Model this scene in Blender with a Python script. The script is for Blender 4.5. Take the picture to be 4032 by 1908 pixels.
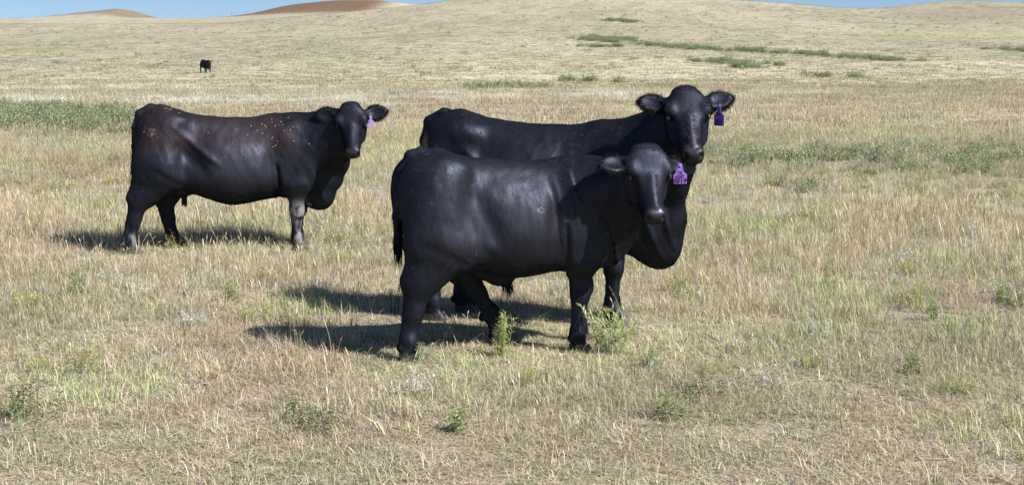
import bpy, bmesh, math, random
import numpy as np

for o in list(bpy.data.objects):
    bpy.data.objects.remove(o, do_unlink=True)
scene = bpy.context.scene
COL = scene.collection
rng = np.random.default_rng(11)
random.seed(5)

# ---------------------------------------------------------------- camera
cam_d = bpy.data.cameras.new('camera'); cam = bpy.data.objects.new('camera', cam_d); COL.objects.link(cam)
cam_d.sensor_width = 36.0; cam_d.lens = 52.0; cam_d.clip_start = .1; cam_d.clip_end = 4000
EYE = 1.75
cam.location = (0, 0, EYE); cam.rotation_euler = (math.radians(90 - 7.34), 0, 0)
scene.camera = cam

# ---------------------------------------------------------------- sky, sun, exposure
TO_SUN = np.array([.96, -.58, 1.03]); TO_SUN /= np.linalg.norm(TO_SUN)
ELEV = math.asin(TO_SUN[2]); AZ = math.atan2(TO_SUN[0], TO_SUN[1])
world = bpy.data.worlds.new('World'); scene.world = world; world.use_nodes = True
wn = world.node_tree; wn.nodes.clear()
wo = wn.nodes.new('ShaderNodeOutputWorld'); bg = wn.nodes.new('ShaderNodeBackground'); sky = wn.nodes.new('ShaderNodeTexSky')
sky.sky_type = 'NISHITA'; sky.sun_disc = False; sky.sun_elevation = ELEV; sky.sun_rotation = AZ
sky.altitude = 700; sky.air_density = 1.0; sky.dust_density = .25; sky.ozone_density = 1.6
bg.inputs['Strength'].default_value = .064
stc = wn.nodes.new('ShaderNodeTexCoord'); smp = wn.nodes.new('ShaderNodeMapping'); smp.inputs['Location'].default_value = (0, 0, .12)   # thin clear air: the deeper blue reaches lower
wn.links.new(stc.outputs['Generated'], smp.inputs[0]); wn.links.new(smp.outputs[0], sky.inputs[0])
wn.links.new(sky.outputs[0], bg.inputs[0]); wn.links.new(bg.outputs[0], wo.inputs[0])
sun_d = bpy.data.lights.new('sun', 'SUN'); sun = bpy.data.objects.new('sun', sun_d); COL.objects.link(sun)
sun_d.energy = 5.0; sun_d.angle = math.radians(.53); sun_d.color = (1, .955, .885)
sun.rotation_euler = (math.pi/2 - ELEV, 0, math.pi - AZ)
scene.view_settings.view_transform = 'Standard'; scene.view_settings.look = 'None'
scene.view_settings.exposure = 1.0; scene.view_settings.gamma = 1; scene.view_settings.use_curve_mapping = False
scene.cycles.max_bounces = 6; scene.cycles.transparent_max_bounces = 8

# ---------------------------------------------------------------- helpers
def vnoise(x, y, z=0.0, seed=0):
    """smooth value noise in 0..1"""
    x = np.asarray(x, float); y = np.asarray(y, float); z = np.zeros_like(x) + z
    xi = np.floor(x).astype(np.int64); yi = np.floor(y).astype(np.int64); zi = np.floor(z).astype(np.int64)
    fx, fy, fz = x - xi, y - yi, z - zi
    fx, fy, fz = [f*f*(3 - 2*f) for f in (fx, fy, fz)]
    def h(i, j, k):
        n = (i*374761393 + j*668265263 + k*2147483647 + seed*1274126177) & 0x7fffffff
        n = ((n ^ (n >> 13))*1274126177) & 0x7fffffff
        return ((n ^ (n >> 16)) & 0xffff)/65535.0
    r = 0
    for a in (0, 1):
        for b in (0, 1):
            for c in (0, 1):
                w = (fx if a else 1 - fx)*(fy if b else 1 - fy)*(fz if c else 1 - fz)
                r = r + w*h(xi + a, yi + b, zi + c)
    return r

def fbm(x, y, z=0.0, seed=0, oct=4):
    s = 0; a = .5; t = 0
    for i in range(oct):
        s = s + a*vnoise(x*2**i, y*2**i, np.asarray(z)*2**i, seed + i*17); t += a; a *= .5
    return s/t

def sstep(a, b, x):
    t = np.clip((np.asarray(x, float) - a)/(b - a), 0, 1)
    return t*t*(3 - 2*t)

def mesh_obj(name, V, F, mats, parent=None, smooth=True, fmat=None, link=True):
    me = bpy.data.meshes.new(name)
    V = np.asarray(V, np.float32); F = np.asarray(F)
    if F.ndim == 2:
        n, k = F.shape
        me.vertices.add(len(V)); me.vertices.foreach_set('co', V.ravel())
        me.loops.add(n*k); me.loops.foreach_set('vertex_index', F.astype(np.int32).ravel())
        me.polygons.add(n); me.polygons.foreach_set('loop_start', np.arange(0, n*k, k, dtype=np.int32))
        me.update(calc_edges=True); me.validate()
    else:
        me.from_pydata([tuple(v) for v in V.tolist()], [], [list(f) for f in F])
    me.polygons.foreach_set('use_smooth', np.full(len(me.polygons), smooth))
    for m in (mats if isinstance(mats, (list, tuple)) else [mats]):
        me.materials.append(m)
    if fmat is not None:
        me.polygons.foreach_set('material_index', np.asarray(fmat, np.int32))
    o = bpy.data.objects.new(name, me)
    if link: COL.objects.link(o)
    if parent is not None: o.parent = parent
    return o

def vcol(o, name, C):
    C = np.asarray(C, np.float32)
    if C.shape[1] == 3: C = np.concatenate([C, np.ones((len(C), 1), np.float32)], 1)
    a = o.data.attributes.new(name, 'FLOAT_COLOR', 'POINT'); a.data.foreach_set('color', C.ravel())

def tag(o, label=None, cat=None, group=None, kind=None):
    if label: o['label'] = label
    if cat: o['category'] = cat
    if group: o['group'] = group
    if kind: o['kind'] = kind
    return o

def empty(name, loc, rz=0):
    o = bpy.data.objects.new(name, None); COL.objects.link(o); o.empty_display_size = .1
    o.location = loc; o.rotation_euler = (0, 0, rz); return o

class NT:
    """tiny node-building helper"""
    def __init__(self, name):
        self.m = bpy.data.materials.new(name); self.m.use_nodes = True
        self.t = self.m.node_tree; self.t.nodes.clear()
        self.out = self.t.nodes.new('ShaderNodeOutputMaterial')
    def n(self, ty, **kw):
        x = self.t.nodes.new(ty)
        for k, v in kw.items():
            if k.startswith('i_'): x.inputs[k[2:].replace('_', ' ')].default_value = v
            else: setattr(x, k, v)
        return x
    def l(self, a, b): self.t.links.new(a, b)
    def noise(self, vec, scale, detail=4, rough=.55):
        x = self.n('ShaderNodeTexNoise'); x.inputs['Scale'].default_value = scale
        x.inputs['Detail'].default_value = detail; x.inputs['Roughness'].default_value = rough
        if vec is not None: self.l(vec, x.inputs['Vector'])
        return x.outputs['Fac']
    def ramp(self, fac, stops):
        x = self.n('ShaderNodeValToRGB'); e = x.color_ramp.elements
        while len(e) < len(stops): e.new(.5)
        for k, (p, c) in zip(e, stops):
            k.position = p; k.color = (*c, 1) if len(c) == 3 else c
        self.l(fac, x.inputs[0]); return x.outputs[0]
    def mix(self, a, b, fac, mode='MIX'):
        x = self.n('ShaderNodeMix', data_type='RGBA', blend_type=mode)
        for s, v in ((x.inputs['Factor'], fac), (x.inputs['A'], a), (x.inputs['B'], b)):
            if isinstance(v, bpy.types.NodeSocket): self.l(v, s)
            else: s.default_value = (*v, 1) if isinstance(v, (tuple, list)) and len(v) == 3 else v
        return x.outputs['Result']
    def math(self, op, a, b=0.0):
        x = self.n('ShaderNodeMath', operation=op)
        for s, v in ((x.inputs[0], a), (x.inputs[1], b)):
            if isinstance(v, bpy.types.NodeSocket): self.l(v, s)
            else: s.default_value = v
        return x.outputs[0]

# ---------------------------------------------------------------- implicit body modelling (numpy)
def smooth_curve(xs, ys, n=240):
    """monotone-ish cubic (Catmull-Rom on uneven knots) sampled to a table"""
    xs = np.asarray(xs, float); ys = np.asarray(ys, float)
    m = np.zeros_like(ys)
    d = np.diff(ys) / np.diff(xs)
    m[1:-1] = (d[:-1] * np.diff(xs)[1:] + d[1:] * np.diff(xs)[:-1]) / (xs[2:] - xs[:-2])
    m[0] = d[0]; m[-1] = d[-1]
    t = np.linspace(xs[0], xs[-1], n)
    i = np.clip(np.searchsorted(xs, t) - 1, 0, len(xs) - 2)
    h = xs[i + 1] - xs[i]; s = (t - xs[i]) / h
    y = ((2*s**3 - 3*s**2 + 1) * ys[i] + (s**3 - 2*s**2 + s) * h * m[i]
         + (-2*s**3 + 3*s**2) * ys[i + 1] + (s**3 - s**2) * h * m[i + 1])
    return t, y

class Shape:
    """ordered list of smooth unions (+) and smooth cuts (-) of simple distance functions"""
    def __init__(self):
        self.ops = []
    def add(self, f, lo, hi, k, sign=1):
        lo = np.asarray(lo, float) - k - .03; hi = np.asarray(hi, float) + k + .03
        self.ops.append((f, lo, hi, k, sign))
    def cone(self, a, b, ra, rb, k=.03, sign=1, sy=1.0):
        a = np.asarray(a, float); b = np.asarray(b, float); ab = b - a; L2 = float(ab @ ab) + 1e-9
        def f(X, Y, Z):
            px = X - a[0]; py = Y - a[1]; pz = Z - a[2]
            t = np.clip((px*ab[0] + py*ab[1] + pz*ab[2]) / L2, 0, 1)
            r = ra + (rb - ra) * t
            ey = (py - t*ab[1]) / sy
            return np.sqrt((px - t*ab[0])**2 + ey**2 + (pz - t*ab[2])**2) - r
        r = max(ra, rb) * max(1, sy)
        self.add(f, np.minimum(a, b) - r, np.maximum(a, b) + r, k, sign)
    def chain(self, pts, k=.03, sy=1.0):
        for p, q in zip(pts[:-1], pts[1:]):
            self.cone(p[:3], q[:3], p[3], q[3], k, 1, sy)
    def ball(self, c, r, k=.04, sign=1, R=None):
        """ellipsoid with radii r, axes = columns of R"""
        c = np.asarray(c, float); r = np.asarray(r, float)*np.ones(3)
        M = np.eye(3) if R is None else np.asarray(R, float)
        def f(X, Y, Z):
            px = X - c[0]; py = Y - c[1]; pz = Z - c[2]
            q = [(px*M[0, i] + py*M[1, i] + pz*M[2, i]) for i in range(3)]
            k0 = np.sqrt(sum((q[i] / r[i])**2 for i in range(3)))
            k1 = np.sqrt(sum((q[i] / r[i]**2)**2 for i in range(3))) + 1e-9
            return k0 * (k0 - 1) / k1
        e = np.sqrt(((M * r)**2).sum(1))
        self.add(f, c - e, c + e, k, sign)
    def loft(self, o, R, us, front, back, half, k=.05, n=2.3, egg=0.0):
        """solid along the axis u (R col 0); extent front..back along v (col 1), half width along w (col 2)"""
        o = np.asarray(o, float); R = np.asarray(R, float)
        tu, tf = smooth_curve(us, front); _, tb = smooth_curve(us, back); _, th = smooth_curve(us, half)
        te = smooth_curve(us, egg)[1] if np.ndim(egg) else np.full_like(tu, egg)
        u0, u1 = us[0], us[-1]
        def f(X, Y, Z):
            px = X - o[0]; py = Y - o[1]; pz = Z - o[2]
            u = px*R[0, 0] + py*R[1, 0] + pz*R[2, 0]
            v = px*R[0, 1] + py*R[1, 1] + pz*R[2, 1]
            w = px*R[0, 2] + py*R[1, 2] + pz*R[2, 2]
            uc = np.clip(u, u0, u1)
            a = np.interp(uc, tu, tf); b = np.interp(uc, tu, tb); hw = np.maximum(np.interp(uc, tu, th), .01)
            c = (a + b) / 2; h = np.maximum((a - b) / 2, .01)
            s = (v - c) / h
            ww = hw * (1 - np.interp(uc, tu, te) * np.clip(s, -1.2, 1.2))
            g = (np.abs(s)**n + np.abs(w / ww)**n)**(1 / n)
            d = (g - 1) * np.minimum(h, hw)
            over = np.abs(u - uc)
            return np.where(over > 0, np.sqrt(np.maximum(d, 0)**2 + over**2), d)
        cs = [o + R @ np.array([u, v, w]) for u in (u0, u1)
              for v in (max(front), min(back)) for w in (-max(half)*1.3, max(half)*1.3)]
        self.add(f, np.min(cs, 0), np.max(cs, 0), k)
    def bump(self, f, lo, hi):
        """add f (metres, + grows the body) inside a box"""
        self.ops.append((f, np.asarray(lo, float), np.asarray(hi, float), 0, 0))
    def mesh(self, h):
        fin = [o for o in self.ops if o[4] != 0]
        lo = np.min([o[1] for o in fin if o[4] > 0], 0); hi = np.max([o[2] for o in fin if o[4] > 0], 0)
        N = np.ceil((hi - lo) / h).astype(int) + 2
        ax = [(lo[i] + h*np.arange(N[i])).astype(np.float32) for i in range(3)]
        F = np.full(N, .3, np.float32)
        for f, a, b, k, sign in self.ops:
            i0 = np.clip(np.floor((a - lo)/h).astype(int), 0, N); i1 = np.clip(np.ceil((b - lo)/h).astype(int) + 1, 0, N)
            if (i1 <= i0).any(): continue
            sl = tuple(slice(p, q) for p, q in zip(i0, i1))
            X = ax[0][sl[0]][:, None, None]; Y = ax[1][sl[1]][None, :, None]; Z = ax[2][sl[2]][None, None, :]
            d = f(X, Y, Z)
            G = F[sl]
            if sign > 0:
                e = np.maximum(k - np.abs(G - d), 0)
                F[sl] = np.minimum(G, d) - e*e/(4*k)
            elif sign < 0:
                d = -d; e = np.maximum(k - np.abs(G - d), 0)
                F[sl] = np.maximum(G, d) + e*e/(4*k)
            else:
                F[sl] = G - d
        return surface_nets(F, lo, h)

def surface_nets(F, lo, h):
    S = F < 0
    nx, ny, nz = F.shape
    c = np.zeros((nx-1, ny-1, nz-1), np.int8)
    for i in (0, 1):
        for j in (0, 1):
            for k in (0, 1):
                c += S[i:nx-1+i, j:ny-1+j, k:nz-1+k]
    act = np.argwhere((c > 0) & (c < 8))
    idx = np.full(c.shape, -1, np.int32); idx[tuple(act.T)] = np.arange(len(act))
    acc = np.zeros((len(act), 3)); cnt = np.zeros(len(act))
    corners = np.array([(i, j, k) for i in (0, 1) for j in (0, 1) for k in (0, 1)])
    val = np.stack([F[tuple((act + o).T)] for o in corners], 1)
    for a in range(8):
        for b in range(a+1, 8):
            if np.abs(corners[a] - corners[b]).sum() != 1: continue
            m = (val[:, a] < 0) != (val[:, b] < 0)
            t = val[m, a] / (val[m, a] - val[m, b])
            acc[m] += corners[a] + t[:, None]*(corners[b] - corners[a]); cnt[m] += 1
    V = lo + h*(act + acc/cnt[:, None])
    Q = []
    for d in range(3):
        e, g = (d+1) % 3, (d+2) % 3
        sl0 = [slice(None)]*3; sl1 = [slice(None)]*3; sl0[d] = slice(0, -1); sl1[d] = slice(1, None)
        A = S[tuple(sl0)]; B = S[tuple(sl1)]
        p = np.argwhere(A != B)
        p = p[(p[:, e] > 0) & (p[:, g] > 0) & (p[:, e] < F.shape[e]-1) & (p[:, g] < F.shape[g]-1)]
        o1 = np.zeros(3, int); o1[e] = 1; o2 = np.zeros(3, int); o2[g] = 1
        q = np.stack([idx[tuple(x.T)] for x in (p - o1 - o2, p - o2, p, p - o1)], 1)
        fl = ~A[tuple(p.T)]
        q[fl] = q[fl][:, ::-1]
        Q.append(q)
    Q = np.concatenate(Q)
    return V, Q[(Q >= 0).all(1)]

def relax(V, Q, it=2, lam=.5):
    E = np.concatenate([Q[:, [0, 1]], Q[:, [1, 2]], Q[:, [2, 3]], Q[:, [3, 0]]])
    n = len(V); deg = np.bincount(E[:, 0], minlength=n) + np.bincount(E[:, 1], minlength=n)
    for i in range(it):
        for l in (lam, -lam*1.04):
            A = np.stack([np.bincount(E[:, 0], V[E[:, 1], j], n) + np.bincount(E[:, 1], V[E[:, 0], j], n) for j in range(3)], 1)
            V = V + l*(A/np.maximum(deg, 1)[:, None] - V)
    return V

# ---------------------------------------------------------------- lie of the land
def land(x, y):
    x = np.asarray(x, float); y = np.asarray(y, float)
    crest_x = [-500, -300, -200, -114, -77, -53, -25.6, -12, 5, 30, 43, 60, 80, 97, 114, 150, 250, 500]
    crest_z = [7.0, 7.2, 7.6, 7.95, 7.95, 8.86, 11.3, 13.0, 13.7, 13.8, 13.3, 12.4, 11.2, 13.05, 12.7, 12, 11, 9]
    tx, tz = smooth_curve(crest_x, crest_z, 1500)
    cr = np.interp(x*330/np.maximum(np.abs(y)*.35 + 215, 60), tx, tz)
    t = np.clip((y - 112)/218, 0, 1)
    rise = t*(.55 + .45*t)
    z = -.45*sstep(30, 150, y)*(1 - t) + cr*rise
    far_x = np.array([-2600, -180, -167, -161, -158, -145.6, -141, -136.4, -132.7, -127.9, -121.8, -117.5, -104, -99.6, -92.7, -85.8, -78.8, -73.7, -65, -58, -46, -28, -10, 43, 400])
    far_z = np.array([12.8, 12.8, 12.4, 12.35, 13.2, 15.6, 16.2, 16.8, 16.4, 14.7, 13.2, 12.7, 12.4, 12.8, 14.2, 15.7, 17.5, 18.5, 19.5, 19.85, 19.65, 17.3, 13.7, 12.0, 12.0])
    fz = np.interp(x, far_x, far_z)
    b = sstep(345, 470, y)
    back = np.maximum(cr*0 + 11.9, 0) + (fz - 12.2)*np.exp(-((y - 520)/40.0)**2)
    back = back - .03*np.maximum(y - 560, 0)
    z = np.where(y > 330, z*(1 - b) + back*b, z)
    z = z + .035*(fbm(x*.35, y*.35, 0, 3) - .5)*sstep(4, 9, np.abs(y) + np.abs(x)) * (1 - .4*np.exp(-((y - 9)/5.0)**2))
    z = z + 1.1*(fbm(x*.03, y*.03, 0, 9, 3) - .5)*sstep(150, 260, y)
    return z

def blob(x, y, cx, cy, rx, ry, soft=.6, seed=0, sc=1.0, jag=.5):
    d = np.sqrt(((x - cx)/rx)**2 + ((y - cy)/ry)**2) + jag*(fbm(x*sc/rx*2, y*sc/ry*2, 0, seed) - .5)*2
    return 1 - sstep(1 - soft, 1 + soft*.5, d)

STRAW = np.array([.60, .545, .43]); TAN = np.array([.51, .45, .365]); PINK = np.array([.53, .455, .385])
OLIVE = np.array([.37, .37, .255]); GREEN = np.array([.23, .28, .15]); LIME = np.array([.47, .465, .29])
SILVER = np.array([.74, .75, .73]); RUST = np.array([.135, .088, .058]); RED = np.array([.44, .34, .24])

def mixc(c, d, w): return c + (d - c)*np.asarray(w)[:, None]

def tint(x, y):
    """what grows where: colour of the sward by place (m), as an albedo"""
    n1 = fbm(x*.22, y*.22, 0, 21); n2 = fbm(x*.7, y*.7, 0, 22); n3 = fbm(x*.06, y*.05, 0, 23); n4 = fbm(x*1.7, y*1.7, 0, 24, 3)
    c = np.tile(TAN, (len(x), 1))
    c = mixc(c, STRAW, sstep(.38, .68, n1))
    c = mixc(c, PINK, .5*sstep(.48, .66, n2)*(1 - sstep(14, 30, y)))
    c = mixc(c, OLIVE, .40*sstep(.47, .66, fbm(x*.45, y*.45, 0, 31)))
    c = mixc(c, GREEN, .20*sstep(.55, .70, n4)*(1 - sstep(25, 60, y)))
    c = mixc(c, STRAW*1.04, .6*sstep(9.5, 13, y)*(1 - sstep(26, 40, y)))
    c = mixc(c, LIME, .25*sstep(.42, .6, fbm(x*.15, y*.15, 0, 41))*sstep(10, 15, y)*(1 - sstep(36, 48, y)))
    c = mixc(c, PINK*1.06, .75*blob(x, y, 2.4, 6.1, 2.2, 1.0, .8, 93))
    far = sstep(36, 95, y)
    hill = mixc(mixc(np.tile(np.array([.300, .277, .206]), (len(x), 1)), np.array([.345, .312, .237]), sstep(.4, .65, fbm(x*.06, y*.022, 0, 51))),
                np.array([.262, .255, .180]), .55*sstep(.48, .68, fbm(x*.10, y*.03, 0, 52)))
    hill = mixc(hill, np.array([.225, .207, .150]), .5*sstep(.55, .68, fbm(x*.40, y*.10, 0, 53, 3)))
    hill = mixc(hill, np.array([.37, .332, .255]), .4*sstep(.56, .7, fbm(x*.28, y*.08, 0, 54, 3)))
    hill = hill*(1 + .30*(1 - sstep(75, 210, y)))[:, None]
    c = mixc(c, hill, far)
    # silver-white sage carpets left of centre, 45 to 65 m out
    c = mixc(c, SILVER, .95*blob(x, y, -13, 56, 13, 6, .8, 61)*sstep(.40, .58, fbm(x*.9, y*.5, 0, 62)))
    c = mixc(c, SILVER, .85*blob(x, y, -20, 82, 12, 9, .8, 63)*sstep(.42, .6, fbm(x*.7, y*.4, 0, 64)))
    c = mixc(c, SILVER, .7*blob(x, y, 3, 66, 14, 10, .8, 65)*sstep(.45, .6, fbm(x*.7, y*.4, 0, 66)))
    # green patch at the left behind the cow, rusty strip in front of it
    c = mixc(c, np.array([.30, .335, .225]), .42*blob(x + .5*(y - 42), y, -14.8, 42, 5.6, 12, .8, 67))
    c = mixc(c, RED, .7*blob(x, y, -6.0, 22.5, 2.4, 2.6, .7, 68))
    c = mixc(c, np.array([.30, .29, .19]), .2*blob(x, y, 8.0, 22.5, 4.5, 3.0, .7, 69))
    # green streaks on the far slope
    c = mixc(c, np.array([.13, .165, .085]), .65*streak(x, y))
    c = mixc(c, np.array([.33, .325, .19]), .6*blob(x, y, 66, 215, 16, 14, .8, 75))
    c = mixc(c, np.array([.29, .30, .17]), .6*blob(x, y, -60, 190, 14, 16, .8, 76))
    c = mixc(c, np.array([.235, .205, .155]), .55*blob(x, y, 100, 290, 38, 48, .7, 78))
    # the rust-brown hill beyond the fence
    c = mixc(c, RUST, sstep(466, 480, y)*sstep(-108, -98, x)*(1 - sstep(-46, -36, x - (y - 520)*.1)))
    c = mixc(c, np.array([.17, .14, .10]), .9*sstep(470, 490, y)*(1 - sstep(-112, -105, x)))
    return c

def streak(x, y):
    m = 0
    for cx, cy, rx, ry, sl in STREAKS:
        m = np.maximum(m, blob(x, y - sl*(x - cx), cx, cy, rx*1.1, ry*1.15, .8, int(abs(cx)*7), 1.3, .75))
    return m

STREAKS = [(11.5, 189.5, 4.5, 5.0, -.5), (17.5, 176, 5.5, 3.6, -1.6), (24.5, 165.5, 6.0, 2.2, -.7), (31.5, 157, 5.0, 4.2, -1.5), (36.0, 149.5, 3.6, 3.4, -1.2),
           (17.6, 244, 3.6, 3.2, -.6), (20.8, 140, 3.2, 3.6, -1.2), (20.9, 131.5, 2.2, 1.6, -.5), (25.2, 116, 2.4, 1.6, -.8),
           (60.5, 173, 5.0, 5.5, 0), (-.7, 77, 1.7, 2.2, 0), (1.3, 80.5, .8, 1.2, 0), (4.6, 104, 1.3, 1.6, 0), (7.1, 98.5, .7, 1.2, 0), (10, 174, 3.2, 1.8, -.4)]

# ---------------------------------------------------------------- ground
def ground_material():
    g = NT('prairie ground'); geo = g.n('ShaderNodeNewGeometry'); pos = geo.outputs['Position']
    at = g.n('ShaderNodeAttribute', attribute_name='tint')
    sep = g.n('ShaderNodeSeparateXYZ'); g.l(pos, sep.inputs[0])
    near = g.n('ShaderNodeMapRange'); near.inputs[1].default_value = 28; near.inputs[2].default_value = 85; g.l(sep.outputs['Y'], near.inputs[0])
    # near: soil and flattened thatch between the living blades
    thatch = g.ramp(g.noise(pos, 55, 6, .7), [(.30, (.085, .068, .05)), (.45, (.20, .165, .125)), (.58, (.36, .31, .24)), (.75, (.48, .42, .33))])
    # far: the sward seen as speckle, several sizes of clump
    mp = g.n('ShaderNodeMapping'); mp.inputs['Scale'].default_value = (1, .25, 1); g.l(pos, mp.inputs[0])
    s1 = g.ramp(g.noise(mp.outputs[0], 1.6, 5, .62), [(.34, (.74, .75, .72)), (.50, (1.0, 1.0, 1.0)), (.68, (1.16, 1.14, 1.10))])
    s2 = g.ramp(g.noise(mp.outputs[0], 5.5, 4, .65), [(.36, (.78, .79, .77)), (.52, (1.0, 1.0, 1.0)), (.66, (1.12, 1.11, 1.1))])
    far = g.mix(g.mix(at.outputs['Color'], s1, 1.0, 'MULTIPLY'), s2, 1.0, 'MULTIPLY')
    col = g.mix(thatch, far, near.outputs[0])
    b = g.n('ShaderNodeBsdfPrincipled'); b.inputs['Roughness'].default_value = .95; b.inputs['Specular IOR Level'].default_value = .15
    g.l(col, b.inputs['Base Color'])
    bp = g.n('ShaderNodeBump'); bp.inputs['Strength'].default_value = .35; bp.inputs['Distance'].default_value = .25
    g.l(g.noise(mp.outputs[0], 2.6, 6, .65), bp.inputs['Height'])
    bn = g.n('ShaderNodeBump'); bn.inputs['Strength'].default_value = .8; bn.inputs['Distance'].default_value = .015
    g.l(g.noise(pos, 60, 4, .6), bn.inputs['Height'])
    mixn = g.n('ShaderNodeMix', data_type='VECTOR'); g.l(near.outputs[0], mixn.inputs[0]); g.l(bn.outputs[0], mixn.inputs[4]); g.l(bp.outputs[0], mixn.inputs[5])
    g.l(mixn.outputs[1], b.inputs['Normal'])
    g.l(b.outputs[0], g.out.inputs[0])
    return g.m

def build_ground():
    ys = np.concatenate([np.linspace(-60, -4, 12), np.linspace(-3, 3, 9), 3 + np.geomspace(.25, 700, 330)])
    us = np.concatenate([-np.geomspace(2.6, .44, 34), np.linspace(-.43, .43, 270), np.geomspace(.44, 2.6, 34)])
    Y, U = np.meshgrid(ys, us, indexing='ij')
    X = U*(np.abs(Y) + 18)
    Z = land(X.ravel(), Y.ravel())
    V = np.stack([X.ravel(), Y.ravel(), Z], 1)
    n, m = X.shape
    i = np.arange(n*m).reshape(n, m)
    F = np.stack([i[:-1, :-1], i[:-1, 1:], i[1:, 1:], i[1:, :-1]], -1).reshape(-1, 4)
    o = mesh_obj('ground', V, F, ground_material())
    vcol(o, 'tint', tint(V[:, 0], V[:, 1]))
    tag(o, kind='structure')

build_ground()

# ---------------------------------------------------------------- cattle
def head_frame(yaw, tilt, roll):
    """columns u (poll to muzzle), v (out of the face), w (animal's right) for a head looking along -Y turned by yaw to +X"""
    a, t, r = math.radians(yaw), math.radians(tilt), math.radians(roll)
    fwd = np.array([math.sin(a), -math.cos(a), 0]); up = np.array([0, 0, 1.])
    u = -math.cos(t)*up + math.sin(t)*fwd
    v = math.cos(t)*fwd + math.sin(t)*up
    w = np.cross(u, v)
    u2 = math.cos(r)*u + math.sin(r)*w; w2 = np.cross(u2, v)
    return np.stack([u2, v, w2], 1)

def rotz(a):
    c, s = math.cos(a), math.sin(a)
    return np.array([[c, -s, 0], [s, c, 0], [0, 0, 1.]])

def build_head(S, o, R, s, wide, ears, k=.035, p_w=.056):
    """o = poll in body space, R = axes, s = scale; standard head is .50 long"""
    def P(u, v, w): return o + R @ (s*np.array([u, v, w*wide]))
    us   = [-.014, .012, .04, .08, .115, .155, .20, .25, .31, .37, .42, .46, .485, .50]
    fr   = [-.050, -.018, -.002, .008, .010, .008, .004, .000, -.005, -.010, -.012, -.018, -.032, -.055]
    ba   = [-.10, -.125, -.155, -.19, -.205, -.215, -.218, -.205, -.178, -.152, -.136, -.122, -.108, -.088]
    hw   = [.030, .060, .086, .107, .117, .120, .106, .090, .074, .063, .059, .058, .050, .030]
    eg   = [.0, -.05, -.12, -.16, -.18, -.14, .02, .16, .24, .20, .10, .05, .05, .0]
    S.loft(o, R, [s*x for x in us], [s*x for x in fr], [s*x for x in ba], [s*wide*x for x in hw], k=k, n=2.9, egg=eg)
    for m in (1, -1):
        S.ball(P(.138, -.022, .094*m), s*np.array([.050, .032, .034]), .03, 1, R)    # brow over the eye
        S.ball(P(.215, -.135, .070*m), s*np.array([.10, .070, .040]), .04, 1, R)     # cheek
        S.ball(P(.190, -.040, .124*m), s*np.array([.028, .026, .024]), .018, -1, R)  # eye hollow
        S.ball(P(.245, -.040, .106*m), s*np.array([.045, .030, .030]), .035, -1, R)  # hollow below the eye
        S.ball(P(.34, -.075, .090*m), s*np.array([.08, .035, .020]), .03, -1, R)     # hollow along the nose
        S.ball(P(.452, -.034, .037*m/wide**.5), s*np.array([.033, .027, .025]), .022, 1, R)   # nostril wing
        S.ball(P(.474, -.032, .045*m/wide**.5), s*np.array([.018, .022, .014]), .010, -1, R)  # nostril
        S.cone(P(.475, -.090, .008*m), P(.41, -.104, .066*m), s*.007, s*.006, .010, -1)   # mouth line
    S.ball(P(.000, -.055, 0), s*np.array([.036, .052, p_w*wide]), .11, 1, R)          # peak of the poll
    S.cone(P(.20, -.012, 0), P(.40, -.022, 0), s*.024, s*.026, .03)                  # bridge of the nose
    S.ball(P(.445, -.124, 0), s*np.array([.045, .032, .048]), .02, 1, R)             # chin
    S.ball(P(.458, -.030, 0), s*np.array([.030, .022, .034]), .02, 1, R)             # nose pad
    for m in (1, -1):
        L, up, fw, tw, hw_e = ears[0 if m > 0 else 1]                                # length, raise, forward, twist, half width
        base = P(.075, -.075, .085*m)
        ax = R @ np.array([-math.sin(up), math.sin(fw), m*math.cos(up)]); ax /= np.linalg.norm(ax)
        nrm = R @ np.array([math.sin(tw), math.cos(tw), 0]); nrm -= ax*(nrm @ ax); nrm /= np.linalg.norm(nrm)
        side = np.cross(ax, nrm)
        S.cone(base - ax*.02, base + ax*L*.30, s*.036, s*.036, .03)
        Re = np.stack([ax, nrm, side], 1)
        S.ball(base + ax*L*.53, [L*.38, .020, hw_e], .03, 1, Re)
        S.ball(base + ax*L*.76, [L*.27, .017, hw_e*.66], .03, 1, Re)
        S.ball(base + ax*L*.56 + nrm*.024, [L*.30, .017, hw_e*.55], .02, -1, Re)    # hollow of the ear
        ears_out.append((base, ax, nrm, side, L, hw_e))

ears_out = []

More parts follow.
